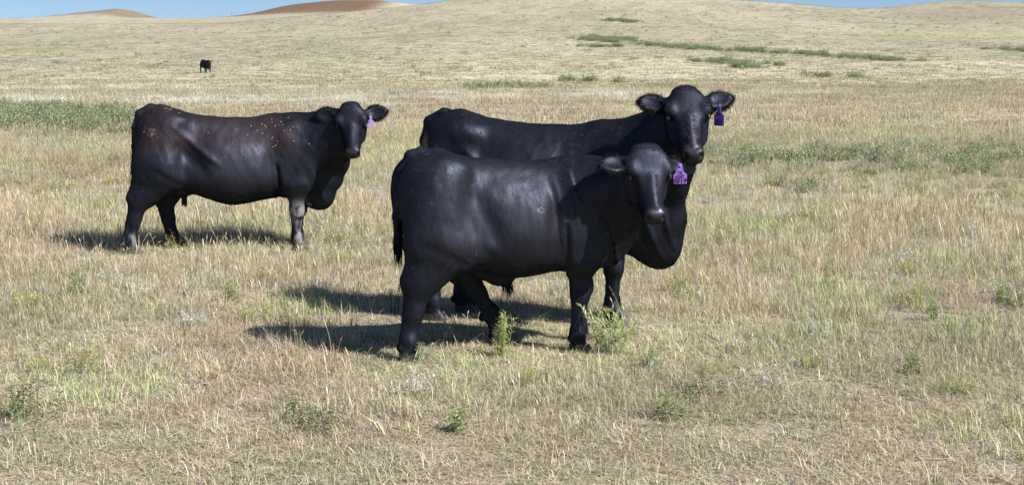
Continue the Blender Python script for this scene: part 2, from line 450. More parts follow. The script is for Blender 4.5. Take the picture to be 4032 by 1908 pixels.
def build_cow(p):
    """one animal: returns vertices and quads in its own frame (x forward, y left) plus landmarks"""
    global ears_out
    ears_out = []
    S = Shape()
    Rt = np.array([[1., 0, 0], [0, 0, 1], [0, 1, 0]])
    T = p['torso']
    S.loft([0, 0, 0], Rt, T['x'], T['top'], T['bot'], T['half'], k=.05, n=T.get('n', 2.3), egg=T.get('egg', .12))
    for m, q in ((-1, p['hind_r']), (1, p['hind_l'])):
        leg_h(S, p, m, q)
    for m, q in ((-1, p['fore_r']), (1, p['fore_l'])):
        leg_f(S, p, m, q)
    for b in p['masses']:
        sides = b.get('sides', (-1, 1))
        for m in sides:
            c = np.array(b['c'], float); c[1] *= m
            R = None
            if 'pitch' in b:
                a = b['pitch']; R = np.array([[math.cos(a), 0, -math.sin(a)], [0, 1, 0], [math.sin(a), 0, math.cos(a)]])
            S.ball(c, b['r'], b.get('k', .06), b.get('s', 1), R)
            if c[1] == 0: break
    for ch in p['chains']:
        S.chain(ch['p'], ch.get('k', .08), ch.get('sy', 1.0))
    Rb = rotz(-p['yaw'])
    o = np.array(p['poll']); R = Rb @ head_frame(*p['head'])
    build_head(S, o, R, p['hs'], p['hwide'], p['ears'], p_w=p.get('poll_w', .056))
    for f, lo, hi in p.get('bumps', []):
        S.bump(f, lo, hi)
    V, Q = S.mesh(p['h'])
    V = relax(V, Q, 2)
    # unevenness of muscle and loose skin
    a = V[Q]; fn = np.cross(a[:, 2] - a[:, 0], a[:, 3] - a[:, 1]); vn = np.zeros_like(V)
    for j in range(4): np.add.at(vn, Q[:, j], fn)
    vn /= np.linalg.norm(vn, axis=1)[:, None] + 1e-12
    x, y, z = V.T; am = p['size']*(1 - .75*(np.linalg.norm(V - o, axis=1) < .55*p['hs']))
    d = .020*(fbm(x*4.2, y*4.2, z*3.0, 71, 2) - .5) + .009*(fbm(x*11, y*11, z*7, 72, 2) - .5) + .0035*(fbm(x*26, y*26, z*12, 73, 2) - .5)
    V = V + vn*(d*am*sstep(.05, .5, z))[:, None]
    return V, Q, dict(o=o, R=R, s=p['hs'], wide=p['hwide'], ears=list(ears_out))

def leg_h(S, p, m, q):
    """hind leg: q = stifle, hock, fetlock, hoof as (x, y, z) with m giving the side"""
    st, hk, fe, ho = [np.array([a, b, c]) for a, b, c in q]
    b = p['bone'] * 1.1; g = p.get('gaskin', 1.0)
    hip = np.array([p['hip'][0], p['hip'][1]*m, p['hip'][2]])
    S.cone(hip, st + [-.05*b, 0, .06*b], .17*b, .15*b, .09, 1, .72)
    S.cone(hip + [-.07*b, 0, -.06], (st + hk)/2 + [-.06*b, 0, .14*b], .14*b, .10*b, .08, 1, .72)
    S.cone(st, hk + (st - hk)*.22, .146*b, .090*b*g, .07, 1, .72)
    S.cone((st + hk)/2 + [-.070*b, 0, .06*b], hk + [-.05*b, 0, .045*b], .088*b, .036*b, .05, 1, .75)      # tendon above the hock
    S.cone(hk + (st - hk)*.25, hk, .078*b*g, .064*b*g, .06, 1, .8)
    S.ball(hk + [-.048*b, 0, .035*b], [.034*b, .030*b, .045*b], .04)                                       # point of hock
    S.cone(hk, hk + (fe - hk)*.5, .062*b*g, .045*b*g, .05, 1, .85)
    S.cone(hk + (fe - hk)*.4, fe, .044*b, .040*b, .05, 1, .85)
    S.cone(hk + [-.04*b, 0, .0], fe + [-.025*b, 0, .03*b], .030*b, .024*b, .022, 1, .8)                     # flexor tendon
    foot(S, fe, ho, b)

def foot(S, fe, ho, b):
    S.ball(fe, [.043*b, .042*b, .05*b], .04)
    d = np.array([.035*b, 0, 0])
    S.cone(fe, ho + [-.005, 0, .075*b], .041*b, .043*b, .03)
    for y in (-.024*b, .024*b):
        S.cone(ho + [-.015*b, y, .055*b], ho + [.040*b, y, .022*b], .040*b, .024*b, .008, 1, .62)
        S.ball(fe + [-.048*b, y, -.025*b], [.016*b, .013*b, .020*b], .012)                                  # dewclaw

def leg_f(S, p, m, q):
    """fore leg: q = elbow, knee, fetlock, hoof"""
    el, kn, fe, ho = [np.array([a, b, c]) for a, b, c in q]
    b = p['bone']*.92
    sh = np.array([p['shoulder'][0], p['shoulder'][1]*m, p['shoulder'][2]])
    S.cone(sh, el + [.0, 0, .03], .17*b, .115*b, .08, 1, .62)
    S.cone(sh + [.10*b, 0, -.02], el + [.06*b, 0, .02], .13*b, .095*b, .08, 1, .68)
    S.cone(el + [-.03*b, 0, .06*b], el + [-.055*b, 0, .0], .08*b, .05*b, .05, 1, .7)                        # point of elbow
    S.cone(el + [.015*b, 0, 0], el + (kn - el)*.8, .108*b, .060*b, .05, 1, .78)
    S.cone(el + (kn - el)*.7, kn, .057*b, .056*b, .03, 1, .88)
    S.ball(kn + [.008*b, 0, 0], [.055*b, .054*b, .075*b], .05)
    S.cone(kn, fe, .050*b, .040*b, .03, 1, .88)
    S.cone(kn + [-.03*b, 0, -.03*b], fe + [-.022*b, 0, .03*b], .026*b, .022*b, .022, 1, .8)
    foot(S, fe, ho, b)

def fold(c, n, wid, amp, lo, hi, side=-1):
    """skin crease/ridge: plane through c with normal n, Gaussian width wid, only on one side of the body"""
    c = np.array(c, float); n = np.array(n, float); n /= np.linalg.norm(n)
    lo = np.array(lo, float); hi = np.array(hi, float); mid = (lo+hi)/2; hal = (hi-lo)/2
    def f(X, Y, Z):
        d = (X-c[0])*n[0] + (Z-c[2])*n[2] + (Y-c[1])*n[1]
        w = np.clip(1-np.abs((X-mid[0])/hal[0]), 0, 1)*np.clip(1-np.abs((Z-mid[2])/hal[2]), 0, 1)
        return amp*np.exp(-(d/wid)**2)*np.minimum(w*4, 1)*(Y*side > 0)
    return (f, lo, hi)

BULL = dict(
    loc=(-.13, 8.57), yaw=math.radians(15.5), h=.0095, bone=.95, gaskin=1.12,
    torso=dict(x=[-.52, -.475, -.41, -.33, -.20, -.05, .10, .25, .36, .47, .58, .68, .78, .86],
               top=[1.06, 1.135, 1.18, 1.20, 1.165, 1.143, 1.13, 1.12, 1.117, 1.128, 1.13, 1.10, 1.02, .90],
               bot=[.80, .66, .60, .57, .525, .470, .435, .445, .460, .475, .485, .49, .52, .60],
               half=[.10, .165, .205, .222, .240, .258, .262, .252, .238, .225, .205, .18, .14, .08], egg=.18, n=2.35),
    hip=(-.30, .125, .93), shoulder=(.50, .155, .86),
    hind_r=((-.285, -.185, .645), (-.465, -.165, .43), (-.520, -.160, .11), (-.515, -.160, .0)),
    hind_l=((-.17, .16, .64), (-.125, .155, .46), (.045, .155, .20), (.095, .155, .0)),
    fore_r=((.495, -.165, .545), (.505, -.155, .335), (.490, -.155, .10), (.505, -.155, .0)),
    fore_l=((.58, .15, .55), (.625, .145, .335), (.60, .145, .10), (.62, .145, .0)),
    masses=[
        dict(c=(-.33, .120, .88), r=(.185, .13, .27), k=.08, pitch=.25),          # buttock and thigh
        dict(c=(-.30, .150, .76), r=(.15, .075, .17), k=.07),
        dict(c=(-.47, .085, .98), r=(.085, .075, .15), k=.06),
        dict(c=(-.27, .150, 1.075), r=(.085, .055, .060), k=.09),                  # hook bone
        dict(c=(-.05, .300, .88), r=(.13, .045, .13), k=.12, s=-1),               # flank hollow
        dict(c=(.12, .165, .78), r=(.27, .100, .20), k=.10),                      # barrel
        dict(c=(.50, .150, .84), r=(.14, .070, .22), k=.07, pitch=-.25),          # shoulder
        dict(c=(.67, .0, .65), r=(.17, .125, .16), k=.08),                         # brisket
        dict(c=(-.16, .15, .575), r=(.11, .05, .06), k=.06),                      # flank fold
        dict(c=(.325, .275, .70), r=(.03, .03, .20), k=.07, s=-1),              # hollow behind the shoulder
        dict(c=(.52, .0, .565), r=(.14, .085, .10), k=.06),
    ],
    chains=[
        dict(p=[(-.06, -.205, .655, .02), (-.13, -.205, .60, .03), (-.21, -.195, .55, .035)], k=.05),          # fold of skin at the flank
        dict(p=[(-.06, 0, .50, .07), (.06, 0, .45, .055), (.10, 0, .42, .030)], k=.05),                       # sheath
        dict(p=[(.42, 0, .93, .17), (.56, -.06, .93, .175), (.68, -.17, .965, .15), (.75, -.30, 1.03, .125)], k=.09),   # crest of the neck
        dict(p=[(.55, -.02, .74, .18), (.68, -.10, .78, .148), (.76, -.24, .87, .115), (.775, -.34, .95, .10)], k=.09),   # throat
        dict(p=[(.74, -.04, .60, .065), (.80, -.15, .73, .045), (.80, -.27, .86, .04)], k=.07),                  # dewlap
        dict(p=[(-.40, 0, 1.165, .045), (-.46, 0, 1.15, .040), (-.515, .0, 1.07, .033), (-.545, -.01, .95, .030), (-.552, -.02, .82, .027), (-.548, -.03, .66, .023)], k=.018),   # tail
    ],
    poll=(.815, -.43, 1.205), head=(13, 26, 0), hs=.855, hwide=1.28, poll_w=.072,
    ears=((.185, -.10, .10, -.35, .068), (.165, -.20, -.45, .0, .058)),
    bumps=[fold((.37, 0, .8), (1, 0, .16), .016, .004, (.25, -.35, .52), (.50, 0, 1.08)),
           fold((.335, 0, .8), (1, 0, .18), .014, -.004, (.22, -.35, .52), (.47, 0, 1.05)),
           fold((.44, 0, .9), (1, 0, .12), .014, .003, (.36, -.35, .72), (.52, 0, 1.12)),
           fold((.26, 0, .8), (1, 0, .12), .016, .0018, (.18, -.35, .60), (.36, 0, 1.05)),
           fold((.405, 0, .60), (1, 0, .10), .018, -.018, (.33, -.35, .46), (.48, 0, .78)), fold((-.10, 0, .86), (.9, 0, .42), .05, -.012, (-.28, -.35, .62), (.10, 0, 1.1)),
           fold((-.34, 0, .62), (.45, 0, .9), .03, -.008, (-.5, -.35, .5), (-.16, 0, .76)), fold((.60, 0, .80), (1, 0, -.45), .03, .010, (.48, -.4, .62), (.74, 0, 1.02)),
           fold((.70, 0, .62), (1, 0, .5), .018, .008, (.56, -.4, .48), (.84, 0, .84)), fold((.18, 0, .8), (1, 0, .15), .016, .0012, (.08, -.35, .56), (.27, 0, 1.05))],
)
COW_B = dict(
    loc=(.105, 9.645), yaw=math.radians(-14.2), h=.011, bone=1.06,
    torso=dict(x=[-.70, -.64, -.56, -.46, -.36, -.22, -.05, .12, .28, .42, .56, .70, .84, .96],
               top=[1.20, 1.285, 1.345, 1.368, 1.345, 1.318, 1.296, 1.285, 1.282, 1.285, 1.30, 1.305, 1.20, 1.02],
               bot=[.92, .78, .70, .66, .60, .54, .48, .45, .46, .48, .48, .48, .52, .62],
               half=[.10, .17, .22, .245, .27, .30, .325, .33, .31, .285, .26, .235, .19, .11], egg=.22, n=2.3),
    hip=(-.42, .14, 1.05), shoulder=(.62, .17, .98),
    hind_r=((-.43, -.21, .76), (-.56, -.19, .49), (-.60, -.185, .12), (-.585, -.185, .0)),
    hind_l=((-.40, .19, .76), (-.50, .17, .49), (-.50, .17, .12), (-.48, .17, .0)),
    fore_r=((.58, -.19, .64), (.60, -.175, .385), (.60, -.175, .115), (.62, -.175, .0)),
    fore_l=((.55, .18, .64), (.545, .17, .385), (.535, .17, .115), (.555, .17, .0)),
    masses=[
        dict(c=(-.435, .13, 1.0), r=(.20, .13, .30), k=.08, pitch=.25),
        dict(c=(-.38, .175, 1.215), r=(.10, .065, .065), k=.10),                   # hook bone
        dict(c=(-.60, .09, 1.19), r=(.06, .05, .07), k=.08),                      # pin bone
        dict(c=(-.225, .315, 1.10), r=(.10, .065, .12), k=.12, s=-1),               # hollow in front of the hip
        dict(c=(-.44, .315, 1.02), r=(.08, .05, .13), k=.12, s=-1),
        dict(c=(.08, .21, .85), r=(.36, .125, .24), k=.12),
        dict(c=(.62, .18, .98), r=(.15, .08, .26), k=.08, pitch=-.25),
        dict(c=(.82, .0, .66), r=(.20, .155, .25), k=.10),                        # brisket
        dict(c=(.86, .0, .50), r=(.12, .085, .125), k=.08),
        dict(c=(.42, .325, .90), r=(.04, .04, .24), k=.09, s=-1),
        dict(c=(-.42, .05, .64), r=(.13, .09, .10), k=.06),                       # udder
    ],
    chains=[
        dict(p=[(.52, 0, 1.08, .20), (.72, -.03, 1.11, .18), (.88, -.10, 1.22, .155), (.98, -.20, 1.35, .13)], k=.11),
        dict(p=[(.66, 0, .92, .21), (.81, -.04, 1.00, .18), (.94, -.13, 1.12, .145), (1.02, -.21, 1.22, .12)], k=.11),
        dict(p=[(.90, 0, .50, .085), (.965, -.06, .70, .055), (1.00, -.12, .88, .045), (1.05, -.20, 1.04, .045)], k=.09),
        dict(p=[(-.56, 0, 1.33, .045), (-.655, 0, 1.285, .04), (-.70, 0, 1.17, .034), (-.715, 0, 1.0, .028), (-.715, 0, .74, .022)], k=.022),
    ],
    poll=(1.075, -.365, 1.525), head=(1, 36, -2), hs=.97, hwide=1.18,
    ears=((.195, .22, .0, .05, .060), (.20, .25, .0, .05, .062)),
    bumps=[fold((.28, 0, .95), (1, 0, -.35), .016, .004, (.16, -.4, .6), (.42, 0, 1.22)),
           fold((.17, 0, .95), (1, 0, -.35), .016, .004, (.05, -.4, .6), (.30, 0, 1.22)),
           fold((.05, 0, .95), (1, 0, -.3), .018, .003, (-.08, -.4, .6), (.20, 0, 1.22)),
           fold((-.20, 0, .99), (.62, 0, .78), .030, .013, (-.42, -.4, .72), (.06, 0, 1.26)), fold((-.27, 0, .90), (.62, 0, .78), .055, -.016, (-.45, -.4, .66), (-.04, 0, 1.14)),
           fold((.47, 0, .60), (1, 0, .12), .020, -.022, (.38, -.4, .46), (.56, 0, .82)), fold((.72, 0, .9), (1, 0, -.5), .03, .010, (.58, -.4, .72), (.86, 0, 1.18)),
           fold((.84, 0, .62), (1, 0, .35), .020, .009, (.72, -.4, .40), (1.0, 0, .95)), fold((.77, 0, .62), (1, 0, .35), .022, -.008, (.66, -.4, .40), (.94, 0, .95)),
           fold((.93, 0, .70), (1, 0, .25), .016, .008, (.84, -.4, .48), (1.05, 0, 1.05))],
)
COW_C = dict(
    loc=(-2.647, 13.086), yaw=math.radians(12.1), h=.012, bone=1.06,
    torso=dict(x=[-.65, -.595, -.52, -.44, -.33, -.20, -.05, .14, .30, .45, .60, .75, .88, 1.0],
               top=[1.10, 1.20, 1.262, 1.283, 1.257, 1.215, 1.19, 1.175, 1.172, 1.178, 1.19, 1.197, 1.10, .94],
               bot=[.86, .74, .66, .61, .55, .505, .45, .395, .41, .44, .455, .455, .46, .55],
               half=[.10, .17, .215, .235, .262, .29, .315, .325, .31, .29, .265, .24, .20, .12], egg=.24, n=2.3),
    hip=(-.40, .14, .98), shoulder=(.68, .17, .92),
    hind_r=((-.40, -.21, .70), (-.645, -.19, .45), (-.73, -.185, .115), (-.71, -.185, .0)),
    hind_l=((-.30, .19, .68), (-.43, .17, .43), (-.375, .165, .115), (-.355, .165, .0)),
    fore_r=((.70, -.19, .58), (.715, -.175, .345), (.715, -.175, .105), (.73, -.175, .0)),
    fore_l=((.72, .18, .58), (.77, .17, .345), (.74, .17, .105), (.76, .17, .0)),
    masses=[
        dict(c=(-.405, .13, .93), r=(.195, .13, .29), k=.08, pitch=.25),
        dict(c=(-.32, .175, 1.13), r=(.09, .065, .06), k=.10),
        dict(c=(-.57, .09, 1.09), r=(.06, .05, .07), k=.08),
        dict(c=(-.15, .315, 1.04), r=(.11, .06, .11), k=.12, s=-1),
        dict(c=(-.17, .325, .78), r=(.11, .085, .16), k=.12, s=-1),
        dict(c=(.12, .20, .76), r=(.34, .125, .22), k=.12),
        dict(c=(.68, .18, .90), r=(.15, .08, .24), k=.08, pitch=-.25),
        dict(c=(.82, .0, .62), r=(.20, .15, .23), k=.10),
        dict(c=(.93, .0, .455), r=(.125, .085, .115), k=.08),
        dict(c=(.50, .32, .82), r=(.04, .04, .22), k=.09, s=-1),
        dict(c=(-.30, .04, .56), r=(.12, .09, .09), k=.06),                       # udder
    ],
    chains=[
        dict(p=[(.58, 0, .98, .19), (.78, -.03, .98, .17), (.96, -.12, 1.06, .145), (1.07, -.22, 1.13, .12)], k=.11),
        dict(p=[(.74, 0, .84, .21), (.90, -.04, .88, .18), (1.03, -.14, .93, .14), (1.10, -.23, .99, .115)], k=.11),
        dict(p=[(.96, 0, .46, .08), (1.06, -.06, .60, .058), (1.12, -.13, .74, .048), (1.15, -.22, .84, .045)], k=.09),
        dict(p=[(-.52, 0, 1.245, .045), (-.61, 0, 1.20, .04), (-.655, 0, 1.09, .034), (-.67, 0, .92, .028), (-.68, 0, .68, .022)], k=.022),
        dict(p=[(-.25, -.05, .50, .020), (-.245, -.05, .405, .012)], k=.015),
        dict(p=[(-.27, .06, .50, .020), (-.268, .06, .405, .012)], k=.015),
    ],
    poll=(1.18, -.385, 1.28), head=(2, 20, -3), hs=.92, hwide=1.24,
    ears=((.215, .16, -.1, .25, .068), (.22, .10, .0, .05, .068)),
    bumps=[fold((-.16, 0, .95), (.66, 0, .75), .028, .013, (-.38, -.4, .68), (.10, 0, 1.18)), fold((-.23, 0, .85), (.66, 0, .75), .055, -.017, (-.42, -.4, .60), (0, 0, 1.05)),
           fold((.56, 0, .58), (1, 0, .10), .020, -.024, (.46, -.4, .44), (.64, 0, .78)), fold((.80, 0, .86), (1, 0, -.5), .03, .010, (.66, -.4, .66), (.94, 0, 1.1)),
           fold((.52, 0, .7), (1, 0, .15), .014, .005, (.42, -.4, .5), (.6, 0, .95)), fold((-.40, 0, .66), (.5, 0, .85), .03, -.010, (-.6, -.4, .52), (-.2, 0, .82)),
           fold((.90, 0, .58), (1, 0, .45), .020, .009, (.78, -.4, .38), (1.06, 0, .9)), fold((.84, 0, .56), (1, 0, .45), .022, -.008, (.72, -.4, .38), (1.0, 0, .88))],
)

# ---------------------------------------------------------------- coats and other animal materials
def coat_material(name='black coat', sp=(.019, .022, .031)):
    g = NT(name); tc = g.n('ShaderNodeTexCoord'); pos = tc.outputs['Object']
    c = g.n('ShaderNodeAttribute', attribute_name='coat'); r = g.n('ShaderNodeAttribute', attribute_name='gloss')
    mp = g.n('ShaderNodeMapping'); mp.inputs['Scale'].default_value = (70, 70, 13); g.l(pos, mp.inputs[0])
    streak_ = g.noise(mp.outputs[0], 1.0, 4, .6); fine = g.noise(pos, 160, 3, .6); big = g.noise(pos, 4.5, 3, .5)
    var = g.ramp(fine, [(.3, (.75, .75, .75)), (.7, (1.3, 1.3, 1.3))])
    b = g.n('ShaderNodeBsdfDiffuse'); gs = g.n('ShaderNodeBsdfGlossy', distribution='MULTI_GGX'); gs.inputs['Color'].default_value = (*sp, 1); ad = g.n('ShaderNodeAddShader')
    g.l(g.mix(c.outputs['Color'], var, 1.0, 'MULTIPLY'), b.inputs['Color'])
    rr = g.math('ADD', g.math('MULTIPLY', g.math('SUBTRACT', streak_, .5), .30), g.math('ADD', r.outputs['Fac'], g.math('MULTIPLY', g.math('SUBTRACT', big, .5), .22)))
    g.l(rr, gs.inputs['Roughness'])
    bp = g.n('ShaderNodeBump'); bp.inputs['Strength'].default_value = .22; bp.inputs['Distance'].default_value = .006
    g.l(g.math('ADD', streak_, g.math('MULTIPLY', fine, .35)), bp.inputs['Height']); g.l(bp.outputs[0], b.inputs['Normal']); g.l(bp.outputs[0], gs.inputs['Normal'])
    g.l(b.outputs[0], ad.inputs[0]); g.l(gs.outputs[0], ad.inputs[1]); g.l(ad.outputs[0], g.out.inputs[0]); return g.m

def simple(name, col, rough=.5, spec=.5, trans=0.0, noise=None):
    g = NT(name); b = g.n('ShaderNodeBsdfPrincipled'); b.inputs['Roughness'].default_value = rough; b.inputs['Specular IOR Level'].default_value = spec
    if noise:
        tc = g.n('ShaderNodeTexCoord')
        v = g.ramp(g.noise(tc.outputs['Object'], noise[0], 4), [(.3, (1 - noise[1],)*3), (.7, (1 + noise[1],)*3)])
        g.l(g.mix(col, v, 1.0, 'MULTIPLY'), b.inputs['Base Color'])
    else:
        b.inputs['Base Color'].default_value = (*col, 1)
    if trans:
        t = g.n('ShaderNodeBsdfTranslucent'); t.inputs[0].default_value = (*col, 1); mx = g.n('ShaderNodeMixShader'); mx.inputs[0].default_value = trans
        g.l(b.outputs[0], mx.inputs[1]); g.l(t.outputs[0], mx.inputs[2]); g.l(mx.outputs[0], g.out.inputs[0])
    else:
        g.l(b.outputs[0], g.out.inputs[0])
    return g.m

M_COAT = coat_material(); M_FUR = coat_material('coat hair', (.010, .0115, .016))
M_HAIR = simple('black hair', (.0065, .0056, .0065), .6, .12)
M_EYE = simple('wet dark eye', (.012, .008, .006), .06, .6)
M_LID = simple('eyelid skin', (.035, .028, .028), .45, .4)
M_HOOF = simple('horn of hoof', (.035, .030, .027), .45, .4, noise=(60, .4))
M_TAG = simple('purple tag plastic', (.27, .145, .53), .38, .45, .22, noise=(30, .10))
M_TAG_PALE = simple('sun-faded purple tag plastic', (.40, .27, .56), .45, .4, .25)
M_INK = simple('dark marker ink', (.035, .012, .085), .6, .3)
M_STRAW = simple('straw', (.36, .30, .215), .7, .3)

def hair_strips(roots, dirs, lens, widths, droop=.3, seed=0):
    """hair as narrow tapering strips"""
    r = np.random.default_rng(seed); V = []; F = []
    for p, d, L, w in zip(roots, dirs, lens, widths):
        d = np.array(d, float); d /= np.linalg.norm(d)
        s = np.cross(d, r.normal(size=3)); s /= np.linalg.norm(s) + 1e-9
        bend = np.array([0, 0, -droop]) + r.normal(size=3)*.12
        i = len(V)
        for t, ww in ((0, 1), (.45, .8), (.8, .45), (1, .05)):
            q = p + d*L*t + bend*L*t*t
            V += [q - s*w*ww/2, q + s*w*ww/2]
        for k in range(3): F.append((i+2*k, i+2*k+1, i+2*k+3, i+2*k+2))
    return np.array(V), np.array(F)

def ear_tag(name, o, ax, nrm, w, h, mat, parent, lines, th=.0025):
    """o = button at the top, ax = down the tag, nrm = face"""
    ax = ax/np.linalg.norm(ax); nrm = nrm - ax*(nrm @ ax); nrm /= np.linalg.norm(nrm); sd = np.cross(ax, nrm)
    nk = .17*w
    P = [(-.004, -nk*.7), (-.009, 0), (-.004, nk*.7), (.006, nk), (.30*h, nk), (.52*h, w*.5), (h*.985, w*.485), (h, w*.46), (h, -w*.46), (h*.985, -w*.485), (.52*h, -w*.5), (.30*h, -nk), (.006, -nk)]
    V = [o + ax*a + sd*b + nrm*(th/2 - .05*(a/h)**2*h*.3) for a, b in P] + [o + ax*a + sd*b - nrm*(th/2 + .05*(a/h)**2*h*.3) for a, b in P]
    n = len(P); F = [tuple(range(n))[::-1], tuple(range(n, 2*n))] + [(i, (i+1) % n, n + (i+1) % n, n + i) for i in range(n)]
    t = mesh_obj(name, np.array(V), np.array(F, dtype=object), mat, parent, smooth=False)
    bm = bmesh.new(); bm.from_mesh(t.data); bmesh.ops.recalc_face_normals(bm, faces=bm.faces); bm.to_mesh(t.data); bm.free()
    bu = bmesh.new(); bmesh.ops.create_uvsphere(bu, u_segments=10, v_segments=6, radius=.009)
    for v in bu.verts: v.co = tuple(o + ax*(v.co.x + .008) + sd*v.co.y + nrm*(v.co.z*.45 + .003))
    me = bpy.data.meshes.new('button'); bu.to_mesh(me); bu.free(); me.materials.append(mat)
    b = bpy.data.objects.new('button', me); COL.objects.link(b); b.parent = t
    for txt, a, size in lines:
        cu = bpy.data.curves.new('lettering', 'FONT'); cu.body = txt; cu.size = size; cu.align_x = 'CENTER'; cu.align_y = 'CENTER'
        cu.offset = size*.022; cu.extrude = .0004; cu.space_character = 1.05
        tmp = bpy.data.objects.new('lettering', cu); COL.objects.link(tmp)
        dg = bpy.context.evaluated_depsgraph_get()
        me = bpy.data.meshes.new_from_object(tmp.evaluated_get(dg)); bpy.data.objects.remove(tmp, do_unlink=True)
        co = np.zeros(len(me.vertices)*3); me.vertices.foreach_get('co', co); co = co.reshape(-1, 3)
        a0 = a*h
        W = o[None] + ax[None]*(a0 - co[:, 1:2]) + sd[None]*(co[:, 0:1])*TXT_SIGN + nrm[None]*(th/2 + .0012 + co[:, 2:3])
        me.vertices.foreach_set('co', W.astype(np.float32).ravel()); me.update()
        me.materials.clear(); me.materials.append(M_INK)
        lo = bpy.data.objects.new('lettering', me); COL.objects.link(lo); lo.parent = t
    return t
TXT_SIGN = -1.0

def coat_colours(V, p, lm, style):
    x, y, z = V.T
    c = np.tile(np.array([.0040, .0041, .0060]), (len(V), 1)); gl = np.full(len(V), .52)
    q = (V - lm['o']) @ lm['R']/lm['s']; u, v, w = q.T; w = w/lm['wide']
    n = fbm(x*9, y*9, z*9, 5); n2 = fbm(x*28, y*28, z*28, 6)
    # bare muzzle
    mz = sstep(.405, .44, u + .05*v)*(u < .56)*(np.abs(w) < .09)*(v > -.20)
    pad = mz*sstep(-.085, -.05, v)
    c = mixc(c, np.array([.016, .0125, .0135]), pad); gl = gl*(1 - pad) + .36*pad
    face = (u > .02)*(u < .5)*(v > -.16)*(np.abs(w) < .16)
    gl = np.where(face > 0, gl*1.06, gl)
    # duller belly and legs
    low = 1 - sstep(.30*p['size'], .55*p['size'], z); gl = gl + .06*low
    if style == 'brown':
        up = np.exp(-((x - .2)/.40)**2 - ((z - .76)/.14)**2)*(y < 0); c = mixc(c, np.array([.022, .021, .027]), .75*up)  # paler blue-grey on the near barrel: sunlit sheen put into the coat colour
        up = sstep(.78, 1.0, z)*(x < .75)*(x > -.70)
        c = mixc(c, np.array([.022, .0115, .0095]), .68*up*sstep(.26, .62, fbm(x*2.2, y*2.2, z*2.2, 8)))
        gl = gl + .05*up
        # dried mud on the knee and cannon of the right foreleg, a little on the hind
        leg = (x > .60)*(x < .85)*(y < -.06)
        d1 = leg*np.exp(-((z - .335)/.075)**2)*sstep(.36, .56, n2 + .1*n); d2 = leg*np.exp(-((z - .13)/.11)**2)*sstep(.42, .60, fbm(x*40, y*40, z*8, 9))*(x > .70)
        hl = (x < -.5)*(y < -.06)*np.exp(-((z - .10)/.10)**2)*sstep(.45, .65, fbm(x*36, y*36, z*8, 10))
        c = mixc(c, np.array([.27, .25, .245]), np.clip(.68*d1 + .7*d2 + .5*hl, 0, .9)); gl = gl + .3*np.clip(d1 + d2, 0, 1)
        d = np.sqrt(((x + .54)/.06)**2 + ((z - 1.06)/.042)**2); dung = (y < 0)*(1 - sstep(.4, 1.3, d + .9*(n2 - .5)))*sstep(.40, .62, fbm(x*45, y*45, z*45, 12))
        d = np.sqrt(((x + .46)/.13)**2 + ((z - 1.02 + .35*(x + .5))/.045)**2); dung = np.maximum(dung, (y < 0)*(1 - sstep(.4, 1.3, d))*sstep(.58, .66, fbm(x*60, y*60, z*60, 13)))
        c = mixc(c, np.array([.30, .235, .16]), .40*dung*sstep(.45, .62, fbm(x*80, y*80, z*80, 14))); gl = gl + .2*dung
    if style == 'cow':
        up = np.exp(-((x - .0)/.45)**2 - ((z - 1.02)/.16)**2)*(y < 0); c = mixc(c, np.array([.015, .016, .022]), .7*up)  # sheen of the lit upper flank, painted as a lighter coat
        d = np.sqrt(((x + .655)/.05)**2 + ((z - 1.155)/.07)**2); dung = (y < .1)*(1 - sstep(.5, 1.2, d + .8*(n - .5)))
        c = mixc(c, np.array([.13, .072, .028]), .85*dung); gl = gl + .2*dung
        fh = (u > .25)*(u < .42)*(np.abs(w) < .05)*(v > -.03); c = mixc(c, np.array([.05, .05, .055]), .5*fh*sstep(.5, .68, n2))
    if style == 'bull':
        up = np.exp(-((x + .08)/.40)**2 - ((z - .84)/.22)**2)*(y < 0); c = mixc(c, np.array([.021, .018, .021]), .85*up*sstep(.25, .6, fbm(x*3, y*3, z*3, 15)))  # dusty brown-grey thigh and barrel, with the sunlit sheen painted in as well
        c = mixc(c, np.array([.018, .017, .019]), .12*face)
        d = np.abs(np.abs((x - .235)/.030) + np.abs((z - .855)/.020) - .75); br = (y < 0)*(d < .30)*(np.abs(x - .235) < .04)
        c = mixc(c, np.array([.20, .22, .26]), .35*br*sstep(.3, .5, n2))
        t = (y < -.0)*np.exp(-((x + .452 + .12*(1.08 - z))/.012)**2)*(z > .88)*(z < 1.12); c = mixc(c, np.array([.12, .085, .05]), .0*t*sstep(.42, .6, n2))
        hz = (1 - sstep(.02, .07, z))*(x < -.4)*(y < 0); c = mixc(c, np.array([.28, .25, .22]), .6*hz*(x < -.53))
    spk = sstep(.80, .83, vnoise(x*75, y*75, z*75, 33))*sstep(.5, .7, vnoise(x*5, y*5, z*5, 34)); c = mixc(c, np.array([.12, .12, .12]), .12*spk*(z > .5))
    return c, gl

